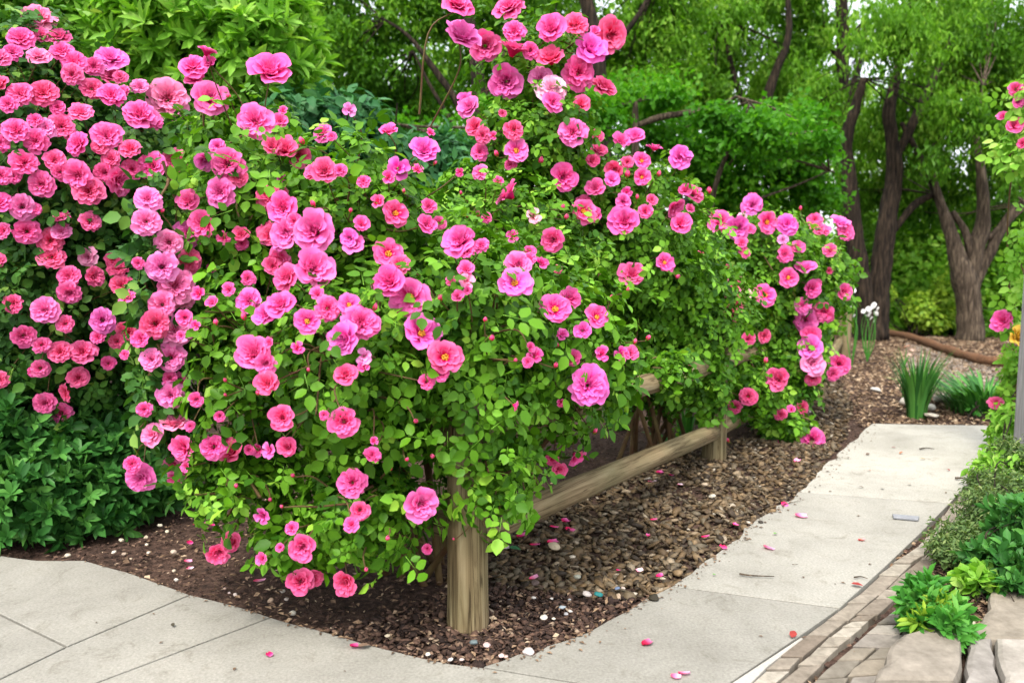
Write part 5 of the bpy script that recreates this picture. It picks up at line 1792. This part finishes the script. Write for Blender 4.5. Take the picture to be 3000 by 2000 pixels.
tree('maple_tree', 'bright green maple with a grey bough reaching sideways over the fence', (1865, 900),
     [[(1862, 900, 26), (1862, 620, 24), (1862, 400, 22), (1860, 300, 14)], [(1862, 370, 18), (1930, 345, 18), (2000, 332, 17), (2060, 325, 17), (2110, 310, 14), (2155, 283, 5)],
      [(2105, 322, 12), (2170, 360, 10), (2230, 388, 10), (2300, 394, 9), (2370, 388, 8), (2440, 380, 5)], [(2200, 590, 8), (2270, 565, 7), (2340, 540, 6), (2430, 500, 3)], [(2075, 640, 16), (2110, 500, 13), (2180, 350, 9), (2195, 300, 4)],
      [(1862, 420, 10), (1700, 380, 9), (1500, 375, 8), (1250, 372, 8), (1130, 360, 5)]],
     [L_(2000, 420, 170, 70, 9.6, .5), L_(2250, 350, 170, 50, 9.5, .5), L_(2320, 470, 110, 60, 9.7, .5), L_(2130, 520, 170, 90, 9.9, .6), L_(2370, 570, 70, 70, 10, .4), L_(1250, 420, 200, 70, 9.6, .5), L_(1500, 330, 200, 50, 9.6, .5), L_(1850, 290, 160, 40, 9.4, .5), L_(2150, 380, 200, 60, 8.6, .3), L_(2330, 420, 130, 60, 8.6, .3), L_(1700, 330, 160, 50, 8.6, .3)],
     26000, 0.072, M['leaf_maple'], M['bark_grey'], 9.0, 73, size=0.16, wid=0.75, droop=0.3)
tree('twin_trunk_tree', 'big tree with two dark leaning trunks beside the white flowers', (2550, 985),
     [[(2550, 1000, 84), (2533, 900, 62), (2505, 700, 50), (2485, 500, 40), (2480, 400, 36), (2505, 320, 30), (2530, 230, 20)],
      [(2562, 990, 80), (2575, 850, 62), (2598, 650, 56), (2620, 520, 48), (2612, 400, 38), (2605, 320, 34), (2635, 180, 24), (2650, 20, 16)],
      [(2620, 470, 26), (2690, 330, 26), (2740, 220, 20), (2790, 110, 14)], [(2640, 360, 12), (2680, 430, 16), (2725, 520, 18), (2750, 600, 16), (2765, 650, 12)], [(2600, 700, 16), (2680, 600, 22), (2740, 570, 14)]],
     [L_(2630, 120, 140, 90, 11.6, .4, 0.8), L_(2740, 300, 60, 60, 11.8, .3, .5), L_(2700, 60, 150, 110, 12.6, .8), L_(2560, 400, 120, 90, 14.0, .7), L_(2700, 300, 120, 110, 13.6, .7), L_(2400, 330, 80, 110, 13, .7), L_(2700, 500, 110, 90, 14.2, .6), L_(2540, 560, 90, 100, 14.6, .6)],
     30000, 0.10, M['leaf_tree'], M['bark'], 12.4, 74, size=0.2, stretch=1.5, wid=0.36, droop=1.1)
tree('forked_tree', 'stout tree forking low into three pale brown limbs above the log edging', (2840, 985),
     [[(2842, 1000, 82), (2838, 900, 66), (2828, 830, 74), (2800, 740, 46), (2775, 650, 34), (2740, 540, 18), (2725, 440, 6)],
      [(2835, 850, 50), (2858, 740, 46), (2880, 640, 40), (2875, 520, 28), (2860, 380, 14), (2880, 250, 6)], [(2848, 850, 34), (2890, 760, 30), (2935, 670, 28), (2990, 590, 24), (3060, 500, 18)], [(2890, 700, 14), (2950, 650, 18), (3010, 600, 12)],
      [(2815, 790, 22), (2845, 760, 26), (2828, 680, 22), (2790, 620, 16)]],
     [L_(2870, 360, 140, 90, 11.6, .4, .8), L_(2740, 470, 40, 40, 11.8, .3, .5), L_(2990, 530, 40, 40, 11.6, .3, .5), L_(3000, 250, 150, 230, 13.5, .8), L_(2880, 150, 130, 150, 13.3, .8), L_(2720, 560, 120, 90, 14.6, .7), L_(2960, 480, 110, 100, 13.6, .6), L_(2760, 720, 120, 90, 15.2, .6), L_(2920, 640, 110, 100, 15.2, .6)],
     34000, 0.10, M['leaf_tree_dark'], M['bark_grey'], 12.3, 75, size=0.2, stretch=1.4, wid=0.4, droop=0.9)
tree('slender_tree', 'slim dark trunked tree framed by bright gaps of sky at the top', (2470, 930),
     [[(2480, 930, 46), (2472, 600, 42), (2466, 300, 40), (2470, 100, 36), (2455, -100, 26)], [(2468, 200, 18), (2420, 100, 12), (2400, -30, 8)], [(2468, 320, 18), (2520, 180, 12), (2540, 50, 8)]],
     [L_(2330, 100, 110, 170, 16, 1.0), L_(2470, -150, 180, 80, 16, 1.0), L_(2350, 330, 110, 110, 16.6, 1.0), L_(2480, 330, 60, 90, 16.4, .6, .6)],
     11000, 0.13, M['leaf_tree'], M['bark'], 15.6, 76, size=0.28)
tree('slender_tree', 'slim tree leaning up behind the forked tree to the top corner', (2860, 930),
     [[(2850, 930, 40), (2855, 600, 36), (2870, 250, 30), (2890, 60, 26), (2905, -100, 18)], [(2868, 300, 14), (2800, 150, 10), (2780, 20, 8)]],
     [L_(2790, 60, 110, 150, 17, 1.0), L_(2960, -120, 180, 80, 17, 1.0), L_(3000, 420, 130, 150, 17, 1.0), L_(2620, 700, 170, 130, 17.5, 1.0)],
     16000, 0.13, M['leaf_tree_dark'], M['bark'], 16.8, 77, size=0.28)
tree('broadleaf_tree', 'pale leaved tree between the spire rose and the slim trunk', (2180, 900),
     [[(2190, 900, 44), (2200, 500, 36), (2260, 250, 28), (2310, 100, 20), (2300, -80, 12)], [(2220, 400, 20), (2150, 220, 16), (2120, 60, 10)]],
     [L_(2100, 60, 150, 190, 14.8, 1.0), L_(2290, 230, 110, 120, 15, .9), L_(2050, 250, 130, 110, 14.8, .9), L_(2280, -60, 170, 110, 15, 1.0)],
     26000, 0.11, M['leaf_tree'], M['bark'], 14.2, 78, size=0.24, stretch=1.5, wid=0.4, droop=1.0)
tree('broadleaf_tree', 'shaded tree filling the gap above the light green shrub', (820, 900),
     [[(830, 900, 50), (840, 500, 44), (870, 200, 34), (900, -50, 22)], [(850, 350, 20), (760, 150, 14), (700, 0, 10)]],
     [L_(900, 150, 220, 240, 14, 1.0), L_(700, 0, 300, 180, 14.5, 1.2), L_(350, -50, 350, 200, 15, 1.2), L_(1050, 300, 200, 130, 14, 1.0), L_(0, 0, 300, 300, 15, 1.2), L_(1250, 150, 160, 200, 14.5, 1.0)],
     34000, 0.12, M['leaf_tree_dark'], M['bark'], 13.6, 79, size=0.28)

# the far wood: one mass
rr = np.random.default_rng(90)
n = 170000
X = rr.uniform(-34, 36, n)
Y = 27 + rr.random(n) * 9
Z = rr.random(n) ** 0.85 * 17
P = np.c_[X, Y, Z]
keep = (wave(P, 0.8, 3.0) + 0.6 * wave(P, 2.6, 1.0)) > -0.10 + 0.06 * (P[:, 2] - 2)
P = P[keep]
m = len(P)
Nf = nrm(rr.normal(0, 0.6, (m, 3)) + np.array([0, -0.5, 0.6]))
A = nrm(rr.normal(size=(m, 3)) + np.array([0, 0, -0.9]))
s = 0.30 * (0.6 + 0.8 * rr.random(m))
V, F_, At = leaf_arrays(P, A, Nf, s, s * 0.55, np.clip(0.5 + 0.35 * wave(P, 1.3, 2.0) + 0.2 * rr.normal(size=m), 0, 1), 'di')
o = mesh_obj('distant_woods', V, F_, M['leaf_tree'], None, False, At)
tag(o, kind='stuff')
# weeds and grass blades on the far ground so that it does not end in bare soil
rr = np.random.default_rng(91)
n = 60000
X = rr.uniform(-22, 26, n)
Y = 8.5 + rr.random(n) ** 1.4 * 20
m = ((X < 3.0) | (Y > 13.2)) & ~((X > 2) & (Y < 13.2))
X, Y = X[m], Y[m]
n = len(X)
P = np.c_[X, Y, np.full(n, -0.03)]
A = nrm(np.c_[rr.normal(0, 0.6, n), rr.normal(0, 0.6, n), np.ones(n)])
Nf = nrm(rr.normal(size=(n, 3)) + np.array([0, -0.8, 0.3]))
s = 0.22 * (0.5 + rr.random(n))
V, F_, At = leaf_arrays(P, A, Nf, s, s * 0.3, rr.random(n), 'di')
tag(mesh_obj('undergrowth', V, F_, M['leaf_tree'], None, False, At), kind='stuff')
